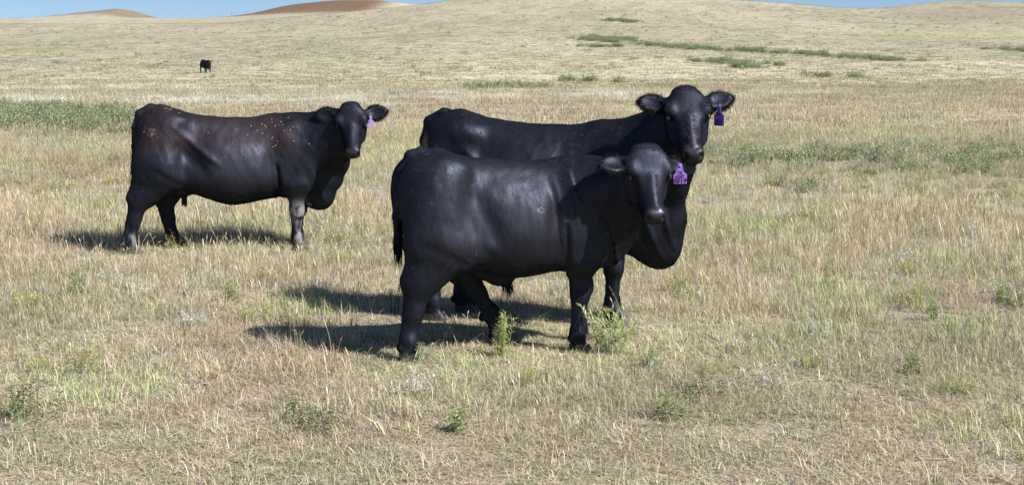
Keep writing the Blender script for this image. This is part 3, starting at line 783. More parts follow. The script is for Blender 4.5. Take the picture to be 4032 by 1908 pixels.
def coat_hair(body, V, Q, c, gl, p, lm, root, n=110000):
    """short coat: small tapering hairs lying along the growth of the coat, coloured like the skin under them"""
    r = np.random.default_rng(int(p['h']*1e5)); a = V[Q]
    nn = np.cross(a[:, 2] - a[:, 0], a[:, 3] - a[:, 1]); ar = np.linalg.norm(nn, axis=1); nn = nn/(ar[:, None] + 1e-12)
    i = r.choice(len(Q), n, p=ar/ar.sum()); s, t = r.random((2, n, 1)); q = a[i]
    P0 = (q[:, 0]*(1-s) + q[:, 1]*s)*(1-t) + (q[:, 3]*(1-s) + q[:, 2]*s)*t; N = nn[i]
    u = (P0 - lm['o']) @ lm['R']/lm['s']; head = sstep(.55, .50, u[:, 0])*sstep(-.02, .03, u[:, 0])*sstep(.25, .17, np.abs(u[:, 2]))*(u[:, 1] > -.22)
    muzz = (u[:, 0] > .40)*head
    keep = (r.random(n) > muzz) & (P0[:, 2] > .06)
    P0, N, i, head, u = P0[keep], N[keep], i[keep], head[keep], u[keep]; n = len(P0)
    D = np.tile(np.array([-.75, 0, -.65]), (n, 1)) + np.array([0, 0, -.9])*sstep(.75*p['size'], .45*p['size'], P0[:, 2])[:, None]
    D = D*(1 - head[:, None]) + head[:, None]*(lm['R'] @ np.array([.55, .1, 0]) + np.sign(u[:, 2:3])*(lm['R'] @ np.array([.5, 0, .6])))
    D = D + .55*np.stack([fbm(P0[:, 0]*7, P0[:, 1]*7, P0[:, 2]*7, 60 + j, 3) - .5 for j in range(3)], 1)*2 + r.normal(size=(n, 3))*.11
    D -= N*(D*N).sum(1)[:, None]; D /= np.linalg.norm(D, axis=1)[:, None] + 1e-9
    D = D + N*r.uniform(.02, .13, (n, 1)); S = np.cross(D, N); S /= np.linalg.norm(S, axis=1)[:, None] + 1e-9
    L = r.uniform(.014, .026, (n, 1))*p['size']/1.2; W = r.uniform(.0010, .0022, (n, 1))
    B = P0 - N*.001
    VV = np.stack([B - S*W, B + S*W, B + D*L*.6 + S*W*.8, B + D*L - N*L*.12], 1).reshape(-1, 3)
    k = np.arange(n)[:, None]*4; FF = np.concatenate([k + [[0, 1, 2]], k + [[0, 2, 3]]])
    o = mesh_obj('coat_hair', VV, FF, M_FUR, root); tag(o, kind='stuff')
    cv = c[Q[i, 0]]*r.uniform(.75, 1.25, (n, 1)); vcol(o, 'coat', np.repeat(cv, 4, 0))
    g = o.data.attributes.new('gloss', 'FLOAT', 'POINT'); g.data.foreach_set('value', np.repeat(gl[Q[i, 0]] + .04, 4).astype(np.float32))

def make_beast(name, p, style, label, cat, group, fur=True):
    lx, ly = p['loc']; lz = float(land(np.array([lx]), np.array([ly]))[0])
    root = empty(name, (lx, ly, lz), p['yaw']); tag(root, label, cat, group)
    V, Q, lm = build_cow(p)
    body = mesh_obj('body', V, Q, M_COAT, root)
    c, gl = coat_colours(V, p, lm, style)
    vcol(body, 'coat', c)
    a = body.data.attributes.new('gloss', 'FLOAT', 'POINT'); a.data.foreach_set('value', gl.astype(np.float32))
    o, R, s, wd = lm['o'], lm['R'], lm['s'], lm['wide']
    P = lambda u, v, w: o + R @ (s*np.array([u, v, w*wd]))
    if not fur: return root, lm
    r = np.random.default_rng(len(name) + int(abs(lx)*100))
    coat_hair(body, V, Q, c, gl, p, lm, root)
    # eyes with lids
    for m in (1, -1):
        bm = bmesh.new(); bmesh.ops.create_uvsphere(bm, u_segments=16, v_segments=10, radius=.0185*s)
        c0 = P(.182, -.037, .1055*m)
        for v in bm.verts: v.co = tuple(c0 + np.array(v.co))
        me = bpy.data.meshes.new('eye'); bm.to_mesh(me); bm.free(); me.materials.append(M_EYE)
        me.polygons.foreach_set('use_smooth', np.full(len(me.polygons), True))
        e = bpy.data.objects.new('eye', me); COL.objects.link(e); e.parent = root
        # lids: a ridge of bare skin round the eye
        nw = R @ np.array([.05, .38, m*.92]); nw /= np.linalg.norm(nw); ta = np.cross(nw, R[:, 0]); ta /= np.linalg.norm(ta); tb = np.cross(nw, ta); VV = []; FF = []
        for i in range(20):
            an = i*2*math.pi/20; dd = ta*math.cos(an)*.66 + tb*math.sin(an); rr = .0205*s
            for j in range(6):
                bn = j*2*math.pi/6; VV.append(c0 + nw*(.007*s + .0048*s*math.sin(bn)) + dd*(rr + .0055*s*math.cos(bn)))
                a_, b_ = i*6 + j, i*6 + (j+1) % 6; FF.append((a_, b_, (b_ + 6) % 120, (a_ + 6) % 120))
        mesh_obj('eyelid', np.array(VV), np.array(FF), M_LID, root)
        # lashes
        n = 26; rt = [P(.160 + .003*r.normal(), -.028 - .03*t, .122*m) for t in r.random(n)]
        di = [R @ np.array([-.05 + .2*r.normal(), .5, .8*m]) for _ in range(n)]
        VV, FF = hair_strips(rt, di, r.uniform(.015, .032, n), np.full(n, .003), .2, 3); tag(mesh_obj('eyelash', VV, FF, M_HAIR, root), kind='stuff')
    # ear fringes
    for (b, ax, nrm, sd, L, hw) in lm['ears']:
        rt = []; di = []; le = []
        for i in range(1500):
            a = r.uniform(-2.6, 2.6); ca, sa = math.cos(a), math.sin(a)
            k = r.uniform(.80, 1.0)
            tt = .56 + .45*ca*k; p0 = b + ax*L*tt + sd*hw*sa*k*(1 if tt < .55 else max(.15, 1 - ((tt - .55)/.48)**2*.55)) + nrm*r.normal()*.010
            d = ax*(ca*.9 + .35) + sd*sa*.8 + nrm*r.normal()*.2 + r.normal(size=3)*.12
            rt.append(p0); di.append(d); le.append(r.uniform(.010, .030))
        for i in range(90):     # hair inside the ear
            a = r.uniform(-1, 1); t = r.uniform(.2, .8)
            rt.append(b + ax*L*t + sd*hw*.6*a + nrm*.004); di.append(nrm*.5 + ax*.5 + sd*a*.6 + r.normal(size=3)*.2); le.append(r.uniform(.01, .03))
        VV, FF = hair_strips(rt, di, le, np.full(len(rt), .0024), .2, 4); tag(mesh_obj('ear_hair', VV, FF, M_HAIR, root), kind='stuff')
    # poll and forehead tuft
    n = 900; w = r.normal(size=n)*.045; u = r.uniform(-.01, .10, n)
    rt = [P(a, (.006 if a > .05 else .006 - .9*(.05 - a)) - 1.2*b*b, b*(.5 + 5*max(a, 0))) for a, b in zip(u, w)]
    di = [R @ np.array([.8 + .3*r.normal(), .12 + .06*r.normal(), np.sign(b)*.4 + .3*r.normal()]) for b in w]
    VV, FF = hair_strips(rt, di, r.uniform(.012, .028, n), np.full(n, .0026), .1, 5); tag(mesh_obj('poll_hair', VV, FF, M_HAIR, root), kind='stuff')
    # chin whiskers
    n = 60; rt = [P(r.uniform(.40, .47), -.13 + .01*r.normal(), r.uniform(-.045, .045)) for _ in range(n)]
    VV, FF = hair_strips(rt, [R @ np.array([.5, -.5, .2*r.normal()]) for _ in range(n)], r.uniform(.01, .03, n), np.full(n, .0025), .2, 6); tag(mesh_obj('whiskers', VV, FF, M_HAIR, root), kind='stuff')
    # tail switch
    tp = np.array(p['tail_tip']); n = 360
    rt = [tp + np.array([r.normal()*.009, r.normal()*.009, r.uniform(0, .18)]) for _ in range(n)]
    VV, FF = hair_strips(rt, [np.array([.045*r.normal(), .05*r.normal(), -1]) for _ in range(n)], r.uniform(.10, p['switch'], n), np.full(n, .006), .1, 7); tag(mesh_obj('tail_switch', VV, FF, M_HAIR, root), kind='stuff')
    # hooves
    for q in (p['hind_r'], p['hind_l'], p['fore_r'], p['fore_l']):
        h = np.array(q[3]); k = p['bone']*1.05; VV = []; FF = []
        for sgn in (-1, 1):
            y0 = .027*k*sgn; i = len(VV)
            ring = [(-.055, .8), (-.02, 1.0), (.03, 1.0), (.065, .75), (.085, .3)]
            for zz, gx in ((-.004, 1.0), (.050, .86)):
                for (xx, ww) in ring: VV.append(h + np.array([(xx if zz < 0 else xx*.72 - .012)*k, y0 + .024*ww*k*gx, zz*k if xx > -.04 else zz*k*.8]))
                for (xx, ww) in ring[::-1]: VV.append(h + np.array([(xx if zz < 0 else xx*.72 - .012)*k, y0 - .024*ww*k*gx, zz*k if xx > -.04 else zz*k*.8]))
            for j in range(10): FF.append((i + j, i + (j+1) % 10, i + 10 + (j+1) % 10, i + 10 + j))
            for j in range(4): FF.append((i + 10 + j, i + 11 + j, i + 18 - j, i + 19 - j))
        mesh_obj('hoof', np.array(VV), np.array(FF), M_HOOF, root, smooth=False)
    return root, lm

def Rl_face(root, facing):
    a = math.radians(facing); return rotz(-root.rotation_euler[2]) @ np.array([0, -1.0, 0])

def tag_on(root, lm, side, t, drop, w, h, mat, facing, lines, lean=(0, 0)):
    """hang a tag from an ear; facing in world degrees (0 = towards -Y)"""
    b, ax, nrm, sd, L, hw = lm['ears'][side]
    o = b + ax*L*t + np.array([0, 0, drop]) + nrm*.026 + Rl_face(root, facing)*.035
    a = math.radians(facing); Rl = rotz(-root.rotation_euler[2])
    n = Rl @ np.array([math.sin(a), -math.cos(a), 0.12]); dn = Rl @ np.array([lean[0], lean[1], -1.0])
    return ear_tag('ear_tag', o, dn, n, w, h, mat, root, lines)

BULL.update(size=1.17, tail_tip=(-.548, -.03, .64), switch=.12)
COW_B.update(size=1.36, tail_tip=(-.715, 0, .74), switch=.36)
COW_C.update(size=1.28, tail_tip=(-.68, 0, .68), switch=.22)
FAR = dict(COW_C); FAR.update(loc=(-25.75, 125), yaw=math.radians(-56), h=.03)
GROUP = 'black cattle standing in the pasture'

bull, lmA = make_beast('young_bull', BULL, 'bull', 'young black bull nearest the camera, in front of another cow, ear tag reading 0019', 'bull', GROUP)
tag_on(bull, lmA, 1, .66, .020, .080, .110, M_TAG, 6, [('TR', .43, .021), ('6207', .62, .025), ('0019', .845, .038)], (.02, 0))
cowb, lmB = make_beast('black_cow', COW_B, 'cow', 'tall black cow standing behind the young bull, dark purple tag in its right-hand ear', 'cow', GROUP)
tag_on(cowb, lmB, 1, .52, -.032, .074, .130, M_TAG, -42, [('TR', .46, .020), ('201', .82, .040)], (.0, 0))
cowc, lmC = make_beast('black_cow', COW_C, 'brown', 'black cow with brownish back and muddy knee standing apart on the left', 'cow', GROUP)
tag_on(cowc, lmC, 1, .36, -.035, .068, .085, M_TAG_PALE, 10, [])
# far cow up the slope: same build, facing the camera
FAR['poll'] = (1.12, -.02, 1.16); FAR['head'] = (10, 18, 0); FAR['ears'] = ((.2, .0, .1, .0, .06), (.2, .25, .0, .05, .06))
FAR['chains'] = [dict(p=[(.58, 0, 1.0, .19), (.78, 0, 1.02, .17), (.96, 0, 1.06, .145), (1.04, 0, 1.08, .12)], k=.11),
                 dict(p=[(.74, 0, .84, .21), (.90, 0, .86, .18), (1.0, 0, .90, .14), (1.06, 0, .94, .11)], k=.11)] + COW_C['chains'][3:]
farc, lmF = make_beast('black_cow', FAR, 'brown', 'tiny black cow far off on the slope, facing the camera', 'cow', GROUP, fur=False)
farc.scale = (.88, .88, .88)

# straw and chaff lying on the back of the left-hand cow
def straw_on(root, p, spots, seed):
    r = np.random.default_rng(seed); body = [c for c in root.children if c.name.startswith('body')][0]
    me = body.data; n = len(me.vertices); co = np.zeros(n*3); me.vertices.foreach_get('co', co); co = co.reshape(-1, 3)
    no = np.zeros(n*3); me.vertices.foreach_get('normal', no); no = no.reshape(-1, 3)
    V = []; F = []
    for cx, cz, sx, sz, cnt, L in spots:
        for _ in range(cnt):
            q = np.array([cx + sx*r.normal(), cz + sz*r.normal()])
            d = (co[:, 0] - q[0])**2 + (co[:, 2] - q[1])**2 + (co[:, 1] > 0)*9
            i = int(np.argmin(d)); c = co[i] + no[i]*.006; nn = no[i]
            t = np.cross(nn, r.normal(size=3)); t /= np.linalg.norm(t); b = np.cross(nn, t)
            l = L*r.uniform(.4, 1.0); w = .0011*r.uniform(.6, 1.8); k = len(V); bow = r.normal()*.25*l
            V += [c - t*l/2 - b*w, c - t*l/2 + b*w, c + b*(w + bow) + nn*.003, c + b*(bow - w) + nn*.003, c + t*l/2 + b*w, c + t*l/2 - b*w]
            F += [(k, k+1, k+2, k+3), (k+3, k+2, k+4, k+5)]
    o = mesh_obj('straw_flecks', np.array(V), np.array(F), M_STRAW, root, smooth=False); tag(o, kind='stuff')
straw_on(cowc, COW_C, [(.62, 1.08, .10, .055, 11, .022), (.40, 1.12, .10, .03, 5, .026), (-.36, 1.235, .05, .012, 7, .05), (.05, 1.06, .15, .06, 5, .018), (.52, .99, .07, .06, 6, .026)], 3)
straw_on(cowb, COW_B, [(-.61, 1.15, .02, .03, 4, .03)], 4)
# hair at the sheath
r = np.random.default_rng(8); n = 160
rt = [np.array([.10, 0, .42]) + r.normal(size=3)*[.014, .014, .010] for _ in range(n)]
VV, FF = hair_strips(rt, [np.array([.25 + .15*r.normal(), .12*r.normal(), -1]) for _ in range(n)], r.uniform(.05, .12, n), np.full(n, .005), .0, 9)
tag(mesh_obj('sheath_hair', VV, FF, M_HAIR, bull), kind='stuff')

# ---------------------------------------------------------------- grass and herbs
def blade_material(name='grass blade', transl=.30, rough=.6):
    g = NT(name)
    ti = g.n('ShaderNodeAttribute', attribute_name='tint', attribute_type='INSTANCER')
    bv = g.n('ShaderNodeAttribute', attribute_name='bcol')
    col = g.mix(ti.outputs['Color'], bv.outputs['Color'], 1.0, 'MULTIPLY')
    d = g.n('ShaderNodeBsdfPrincipled'); d.inputs['Roughness'].default_value = rough; d.inputs['Specular IOR Level'].default_value = .25
    t = g.n('ShaderNodeBsdfTranslucent'); mx = g.n('ShaderNodeMixShader'); mx.inputs[0].default_value = transl
    g.l(col, d.inputs['Base Color']); g.l(col, t.inputs[0]); g.l(d.outputs[0], mx.inputs[1]); g.l(t.outputs[0], mx.inputs[2]); g.l(mx.outputs[0], g.out.inputs[0])
    return g.m

def leaf_material(name, transl=.28):
    g = NT(name); bv = g.n('ShaderNodeAttribute', attribute_name='bcol')
    d = g.n('ShaderNodeBsdfPrincipled'); d.inputs['Roughness'].default_value = .6; d.inputs['Specular IOR Level'].default_value = .3
    t = g.n('ShaderNodeBsdfTranslucent'); mx = g.n('ShaderNodeMixShader'); mx.inputs[0].default_value = transl
    g.l(bv.outputs['Color'], d.inputs['Base Color']); g.l(bv.outputs['Color'], t.inputs[0]); g.l(d.outputs[0], mx.inputs[1]); g.l(t.outputs[0], mx.inputs[2]); g.l(mx.outputs[0], g.out.inputs[0])
    return g.m

M_BLADE = blade_material(); M_LEAF = leaf_material('leaf')

def blades(n, spread, h, w, lean, r, cols, clump=0, flat=0.0, segs=2):
    """n grass blades on a patch; returns verts, faces, colours"""
    if clump:
        cc = r.uniform(-spread, spread, (clump, 2)); ci = r.integers(0, clump, n)
        base = cc[ci] + r.normal(size=(n, 2))*spread*.09
    else:
        base = r.uniform(-spread, spread, (n, 2)); ci = np.zeros(n, int)
    H = h[0] + (h[1] - h[0])*r.random(n)**1.6
    A = r.uniform(0, 2*np.pi, n); L = np.abs(r.normal(size=n))*lean + .05
    isflat = r.random(n) < flat
    W = r.uniform(w[0], w[1], n)
    K = np.asarray(cols)[r.integers(0, len(cols), n)]*(.78 + .44*r.random((n, 1)))
    V = np.zeros((n, segs*2 + 1, 3)); dx = np.cos(A); dy = np.sin(A); px = -dy; py = dx
    for s in range(segs + 1):
        t = s/segs
        up = H*(t - .30*L*t*t); out = H*L*t*t*1.2
        up = np.where(isflat, .004 + .05*H*np.sin(t*2.5) + .02*r.random(n), np.maximum(up, .002)); out = np.where(isflat, H*t*.9, out)
        ww = W*(1 - .75*t)*.5
        c = np.stack([base[:, 0] + dx*out, base[:, 1] + dy*out, up - (.01 if s == 0 else 0)], 1)
        if s < segs:
            V[:, 2*s] = c - np.stack([px*ww, py*ww, 0*ww], 1); V[:, 2*s+1] = c + np.stack([px*ww, py*ww, 0*ww], 1)
        else: V[:, 2*segs] = c
    k = segs*2 + 1; off = (np.arange(n)*k)[:, None]
    F = []
    for s in range(segs - 1): F.append(off + np.array([[2*s, 2*s+1, 2*s+3]])); F.append(off + np.array([[2*s, 2*s+3, 2*s+2]]))
    F.append(off + np.array([[2*segs-2, 2*segs-1, 2*segs]]))
    C = np.repeat(K[:, None, :], k, 1)
    return V.reshape(-1, 3), np.concatenate(F), C.reshape(-1, 3)

def join(parts):
    V = []; F = []; C = []; n = 0
    for v, f, c in parts:
        V.append(v); F.append(f + n); C.append(c); n += len(v)
    return np.concatenate(V), np.concatenate(F), np.concatenate(C)

def heads(n, spread, h, r, col, w=.004):
    """flowering stems with a narrow seed head"""
    V = []; F = []; C = []
    for _ in range(n):
        b = r.uniform(-spread, spread, 2); H = r.uniform(*h); a = r.uniform(0, 6.28); l = r.uniform(.05, .35)
        pts = [np.array([b[0] + math.cos(a)*H*l*t*t, b[1] + math.sin(a)*H*l*t*t, H*t*(1 - .15*l*t)]) for t in (0, .4, .72, .86, 1.0)]
        ww = [.0011, .0010, .0008, w*.8, .0004]; sd = np.array([-math.sin(a), math.cos(a), 0])
        if r.random() < .5: sd = np.array([math.cos(a), math.sin(a), 0])
        i = len(V); kk = col*r.uniform(.8, 1.2)
        for p, q in zip(pts, ww): V += [p - sd*q, p + sd*q]; C += [kk, kk]
        for k in range(4): F += [(i+2*k, i+2*k+1, i+2*k+3), (i+2*k, i+2*k+3, i+2*k+2)]
    return np.array(V), np.array(F), np.array(C)

W1 = np.array([[1.0, 1.0, 1.0], [1.15, 1.12, 1.06], [.82, .79, .75], [.95, 1.0, .80], [1.2, 1.18, 1.14], [.50, .46, .40], [.78, .84, .60], [1.05, .92, .84], [.34, .31, .26], [.66, .68, .54], [1.3, 1.25, 1.2], [.26, .24, .20], [.70, .76, .60], [.45, .42, .36]])
PROTO = bpy.data.collections.new('sward patches')       # not linked to the scene: only instanced

def proto(name, data, mat=None, coll=None):
    V, F, C = data
    o = mesh_obj(name, V, F, mat or M_BLADE, smooth=False, link=False); vcol(o, 'bcol', C)
    (coll or PROTO).objects.link(o); return o

def gn_scatter(name, P, idx, rz, scl, tintc, coll, label=None):
    me = bpy.data.meshes.new(name); me.vertices.add(len(P)); me.vertices.foreach_set('co', np.asarray(P, np.float32).ravel())
    for nm, ty, arr, key in (('idx', 'INT', idx, 'value'), ('rz', 'FLOAT', rz, 'value'), ('tint', 'FLOAT_COLOR', np.concatenate([tintc, np.ones((len(P), 1))], 1), 'color'), ('scl', 'FLOAT_VECTOR', scl, 'vector')):
        a = me.attributes.new(nm, ty, 'POINT'); a.data.foreach_set(key, np.asarray(arr, np.int32 if ty == 'INT' else np.float32).ravel())
    o = bpy.data.objects.new(name, me); COL.objects.link(o); tag(o, kind='stuff')
    ng = bpy.data.node_groups.new(name, 'GeometryNodeTree')
    ng.interface.new_socket('Geometry', in_out='INPUT', socket_type='NodeSocketGeometry'); ng.interface.new_socket('Geometry', in_out='OUTPUT', socket_type='NodeSocketGeometry')
    N = ng.nodes; gi = N.new('NodeGroupInput'); go = N.new('NodeGroupOutput'); ip = N.new('GeometryNodeInstanceOnPoints'); ci = N.new('GeometryNodeCollectionInfo')
    ci.inputs['Collection'].default_value = coll; ci.inputs['Separate Children'].default_value = True; ci.inputs['Reset Children'].default_value = True
    def na(nm, ty):
        x = N.new('GeometryNodeInputNamedAttribute'); x.data_type = ty; x.inputs['Name'].default_value = nm; return x.outputs['Attribute']
    cx = N.new('ShaderNodeCombineXYZ'); er = N.new('FunctionNodeEulerToRotation'); L = ng.links
    L.new(na('rz', 'FLOAT'), cx.inputs['Z']); L.new(cx.outputs[0], er.inputs[0])
    L.new(gi.outputs[0], ip.inputs['Points']); L.new(ci.outputs[0], ip.inputs['Instance']); ip.inputs['Pick Instance'].default_value = True
    L.new(na('idx', 'INT'), ip.inputs['Instance Index']); L.new(er.outputs[0], ip.inputs['Rotation']); L.new(na('scl', 'FLOAT_VECTOR'), ip.inputs['Scale'])
    L.new(ip.outputs[0], go.inputs[0])
    md = o.modifiers.new('scatter', 'NODES'); md.node_group = ng
    return o

r = np.random.default_rng(21)
# six patches for the close field (index order follows names)
SEED = np.array([1.02, .93, .80])
proto('a0_thatch', join([blades(380, .28, (.04, .14), (.0018, .0046), .9, r, W1, 26, .84), blades(30, .28, (.03, .10), (.0016, .004), .6, r, W1, 14)]))
proto('a1_short', join([blades(330, .27, (.05, .15), (.0017, .0038), .75, r, W1, 22, .25), heads(5, .25, (.12, .24), r, SEED)]))
proto('a2_medium', join([blades(320, .27, (.06, .18), (.0017, .0040), .65, r, W1, 18, .18), heads(9, .25, (.18, .34), r, SEED)]))
proto('a3_bunch', join([blades(230, .22, (.07, .22), (.0017, .0040), .55, r, W1, 6, .08), blades(90, .28, (.05, .14), (.002, .005), .9, r, W1, 0, .7)]))
proto('a4_green', join([blades(190, .25, (.07, .22), (.0025, .0055), .40, r, np.array([[.75, .95, .52], [.62, .84, .42], [.95, 1.0, .7], [1, 1, 1.0], [.5, .62, .36]]), 12, .1), blades(90, .28, (.05, .13), (.002, .005), .8, r, W1, 0, .6)]))
proto('a5_tall', join([blades(170, .26, (.12, .34), (.0024, .005), .35, r, W1, 9, .05), heads(20, .25, (.26, .46), r, SEED), blades(80, .28, (.05, .14), (.002, .005), .9, r, W1, 0, .6)]))
MID = bpy.data.collections.new('mid patches')
proto('b0', blades(150, .55, (.06, .18), (.006, .013), .8, r, W1, 30, .1), None, MID)
proto('b1', join([blades(130, .55, (.08, .22), (.006, .013), .65, r, W1, 16, .0), heads(12, .5, (.2, .36), r, SEED, .006)]), None, MID)
proto('b2', blades(120, .55, (.05, .14), (.007, .014), .9, r, W1, 34, .2), None, MID)
FARC = bpy.data.collections.new('far patches')
proto('c0', blades(34, .55, (.08, .22), (.02, .05), .9, r, W1, 14, 0, 1), None, FARC)
proto('c1', blades(34, .6, (.06, .18), (.02, .05), .9, r, W1, 20, 0, 1), None, FARC)

def field(y0, y1, dens, margin=1.0, pw=1.0):
    """random points on the ground in the wedge in front of the camera"""
    half = lambda y: .54*y + margin + .8
    area = (.54*(y1*y1 - y0*y0)/2 + (margin + .8)*(y1 - y0))*2
    n = int(area*dens); y = np.sqrt(y0*y0 + (y1*y1 - y0*y0)*r.random(n*2)); x = r.uniform(-1, 1, n*2)*half(y1)
    k = np.abs(x) < half(y)
    x, y = x[k], y[k]
    w = min(len(x), n); return x[:w], y[:w]

def scatter_zone(name, y0, y1, dens, coll, nproto, hscale, pick, thin=None):
    x, y = field(y0, y1, dens)
    if thin: k = r.random(len(x)) < thin(y); x, y = x[k], y[k]
    z = land(x, y); c = tint(x, y)*(1 + (.20 - .13*sstep(40, 90, y))*r.uniform(-1, .85, len(x)))[:, None]
    c = c*(1 + .04*r.normal(size=(len(x), 3)))
    s = r.uniform(.8, 1.25, len(x)); hs = hscale(x, y)*r.uniform(.75, 1.3, len(x))
    gn_scatter(name, np.stack([x, y, z], 1), pick(x, y), r.uniform(0, 6.28, len(x)), np.stack([s, s, s*hs], 1), np.clip(c, 0, .72), coll)

HOOVES = [(np.array([*p['loc'], 0]) + rotz(p['yaw']) @ np.array(q[3]))[:2] for p in (BULL, COW_B, COW_C) for q in (p['hind_r'], p['hind_l'], p['fore_r'], p['fore_l'])]
def pick_near(x, y):
    u = r.random(len(x)); g = fbm(x*.8, y*.8, 0, 81); t = fbm(x*.5, y*.5, 0, 82)
    k = np.where(u < .40, 1, np.where(u < .72, 2, 3))
    bare = np.maximum(sstep(1.1, -.9, y - 6.55 - .38*x*(x > -.5)), .7*sstep(.56, .66, fbm(x*.6, y*.6, 0, 83)))*(1 - sstep(9, 14, y))
    k = np.where(r.random(len(x)) < bare*.95, 0, k)
    k = np.where((g > .62) & (r.random(len(x)) < .5), 4, k)
    k = np.where((t > .60) & (y > 9) & (r.random(len(x)) < .25), 5, k)
    return k
def trod(x, y):
    t = np.ones(len(x))
    for hx, hy in HOOVES: t = np.minimum(t, 1 - .72*np.exp(-((x - hx)**2 + (y + .10 - hy)**2)/.22))     # trodden short round the hooves
    return t
def h_near(x, y):
    return trod(x, y)*(.42 + .22*sstep(5.5, 12, y))*(.7 + .6*fbm(x*.35, y*.35, 0, 84))
scatter_zone('grass', 4.6, 16, 24, PROTO, 6, h_near, pick_near)
scatter_zone('grass', 4.6, 9, 16, PROTO, 6, lambda x, y: .7*trod(x, y), lambda x, y: np.zeros(len(x), int))
scatter_zone('grass', 16, 34, 12, PROTO, 6, lambda x, y: .72*(.6 + .8*fbm(x*.3, y*.3, 0, 85)), pick_near)
scatter_zone('grass', 30, 100, 4.2, MID, 3, lambda x, y: .85*(.6 + .8*fbm(x*.2, y*.2, 0, 86)), lambda x, y: r.integers(0, 3, len(x)), lambda y: 1 - sstep(42, 100, y))
scatter_zone('grass', 42, 335, 2.0, FARC, 2, lambda x, y: (.8 - .4*sstep(90, 220, y))*(.5 + fbm(x*.12, y*.12, 0, 87)), lambda x, y: r.integers(0, 2, len(x)), lambda y: sstep(42, 95, y)*(1 - .72*sstep(90, 290, y)))

# ---------------------------------------------------------------- herbs, shrubs
def herb(r, stems, h, lean, leaf, leaves, cols, stem_col, tip=None, droop=.3, top=1.0, fan=.02, thick=1.0):
    """leafy stems: returns (stem data, foliage data); leaf = (length, width)"""
    SV, SF, SC, LV, LF, LC = [], [], [], [], [], []
    for _ in range(stems):
        H = h*r.uniform(.6, 1.0); a = r.uniform(0, 6.28); l = lean*r.uniform(.2, 1)
        b = np.array([r.normal()*fan, r.normal()*fan, -.01])
        path = lambda t: b + np.array([math.cos(a)*H*l*t**1.5, math.sin(a)*H*l*t**1.5, H*t*(1 - .2*l*t)])
        i = len(SV); w0 = (.0022 + .004*h)*thick
        for t in (0, .35, .7, 1.0):
            p = path(t); w = w0*(1 - .7*t)
            for q in range(3): SV.append(p + w*np.array([math.cos(q*2.1), math.sin(q*2.1), 0])); SC.append(stem_col)
        for k in range(3):
            for q in range(3):
                A, B = i + 3*k + q, i + 3*k + (q+1) % 3; SF += [(A, B, B + 3), (A, B + 3, A + 3)]
        for j in range(leaves):
            t = .12 + .88*(j + r.random())/leaves; p = path(min(t, 1)); f = r.uniform(0, 6.28)
            L = leaf[0]*r.uniform(.6, 1.1)*(1 - .45*t*top); W = leaf[1]*r.uniform(.7, 1.2)*(1 - .3*t)
            d = np.array([math.cos(f), math.sin(f), r.uniform(.2, 1.1)]); d /= np.linalg.norm(d); s = np.cross(d, [0, 0, 1.]); s /= np.linalg.norm(s) + 1e-9
            k = len(LV); c = np.asarray(cols[r.integers(0, len(cols))])*r.uniform(.75, 1.25)
            if tip is not None and t > .55: c = np.asarray(tip)*r.uniform(.8, 1.15)
            m = p + d*L*.5; e = p + d*L + np.array([0, 0, -droop*L])
            LV += [p, m - s*W*.5, e, m + s*W*.5]; LF += [(k, k+1, k+2), (k, k+2, k+3)]; LC += [c]*4
    return (np.array(SV), np.array(SF), np.array(SC)), (np.array(LV), np.array(LF), np.array(LC))

M_STEM = M_LEAF
def plant(name, x, y, data, label, cat, group=None):
    z = float(land(np.array([x]), np.array([y]))[0]); e = empty(name, (x, y, z)); tag(e, label, cat, group)
    for nm, (V, F, C) in zip(('stem', 'foliage'), data):
        if len(V):
            o = mesh_obj(nm, V, F, M_LEAF, e, smooth=False); vcol(o, 'bcol', C); tag(o, kind='stuff')
    return e


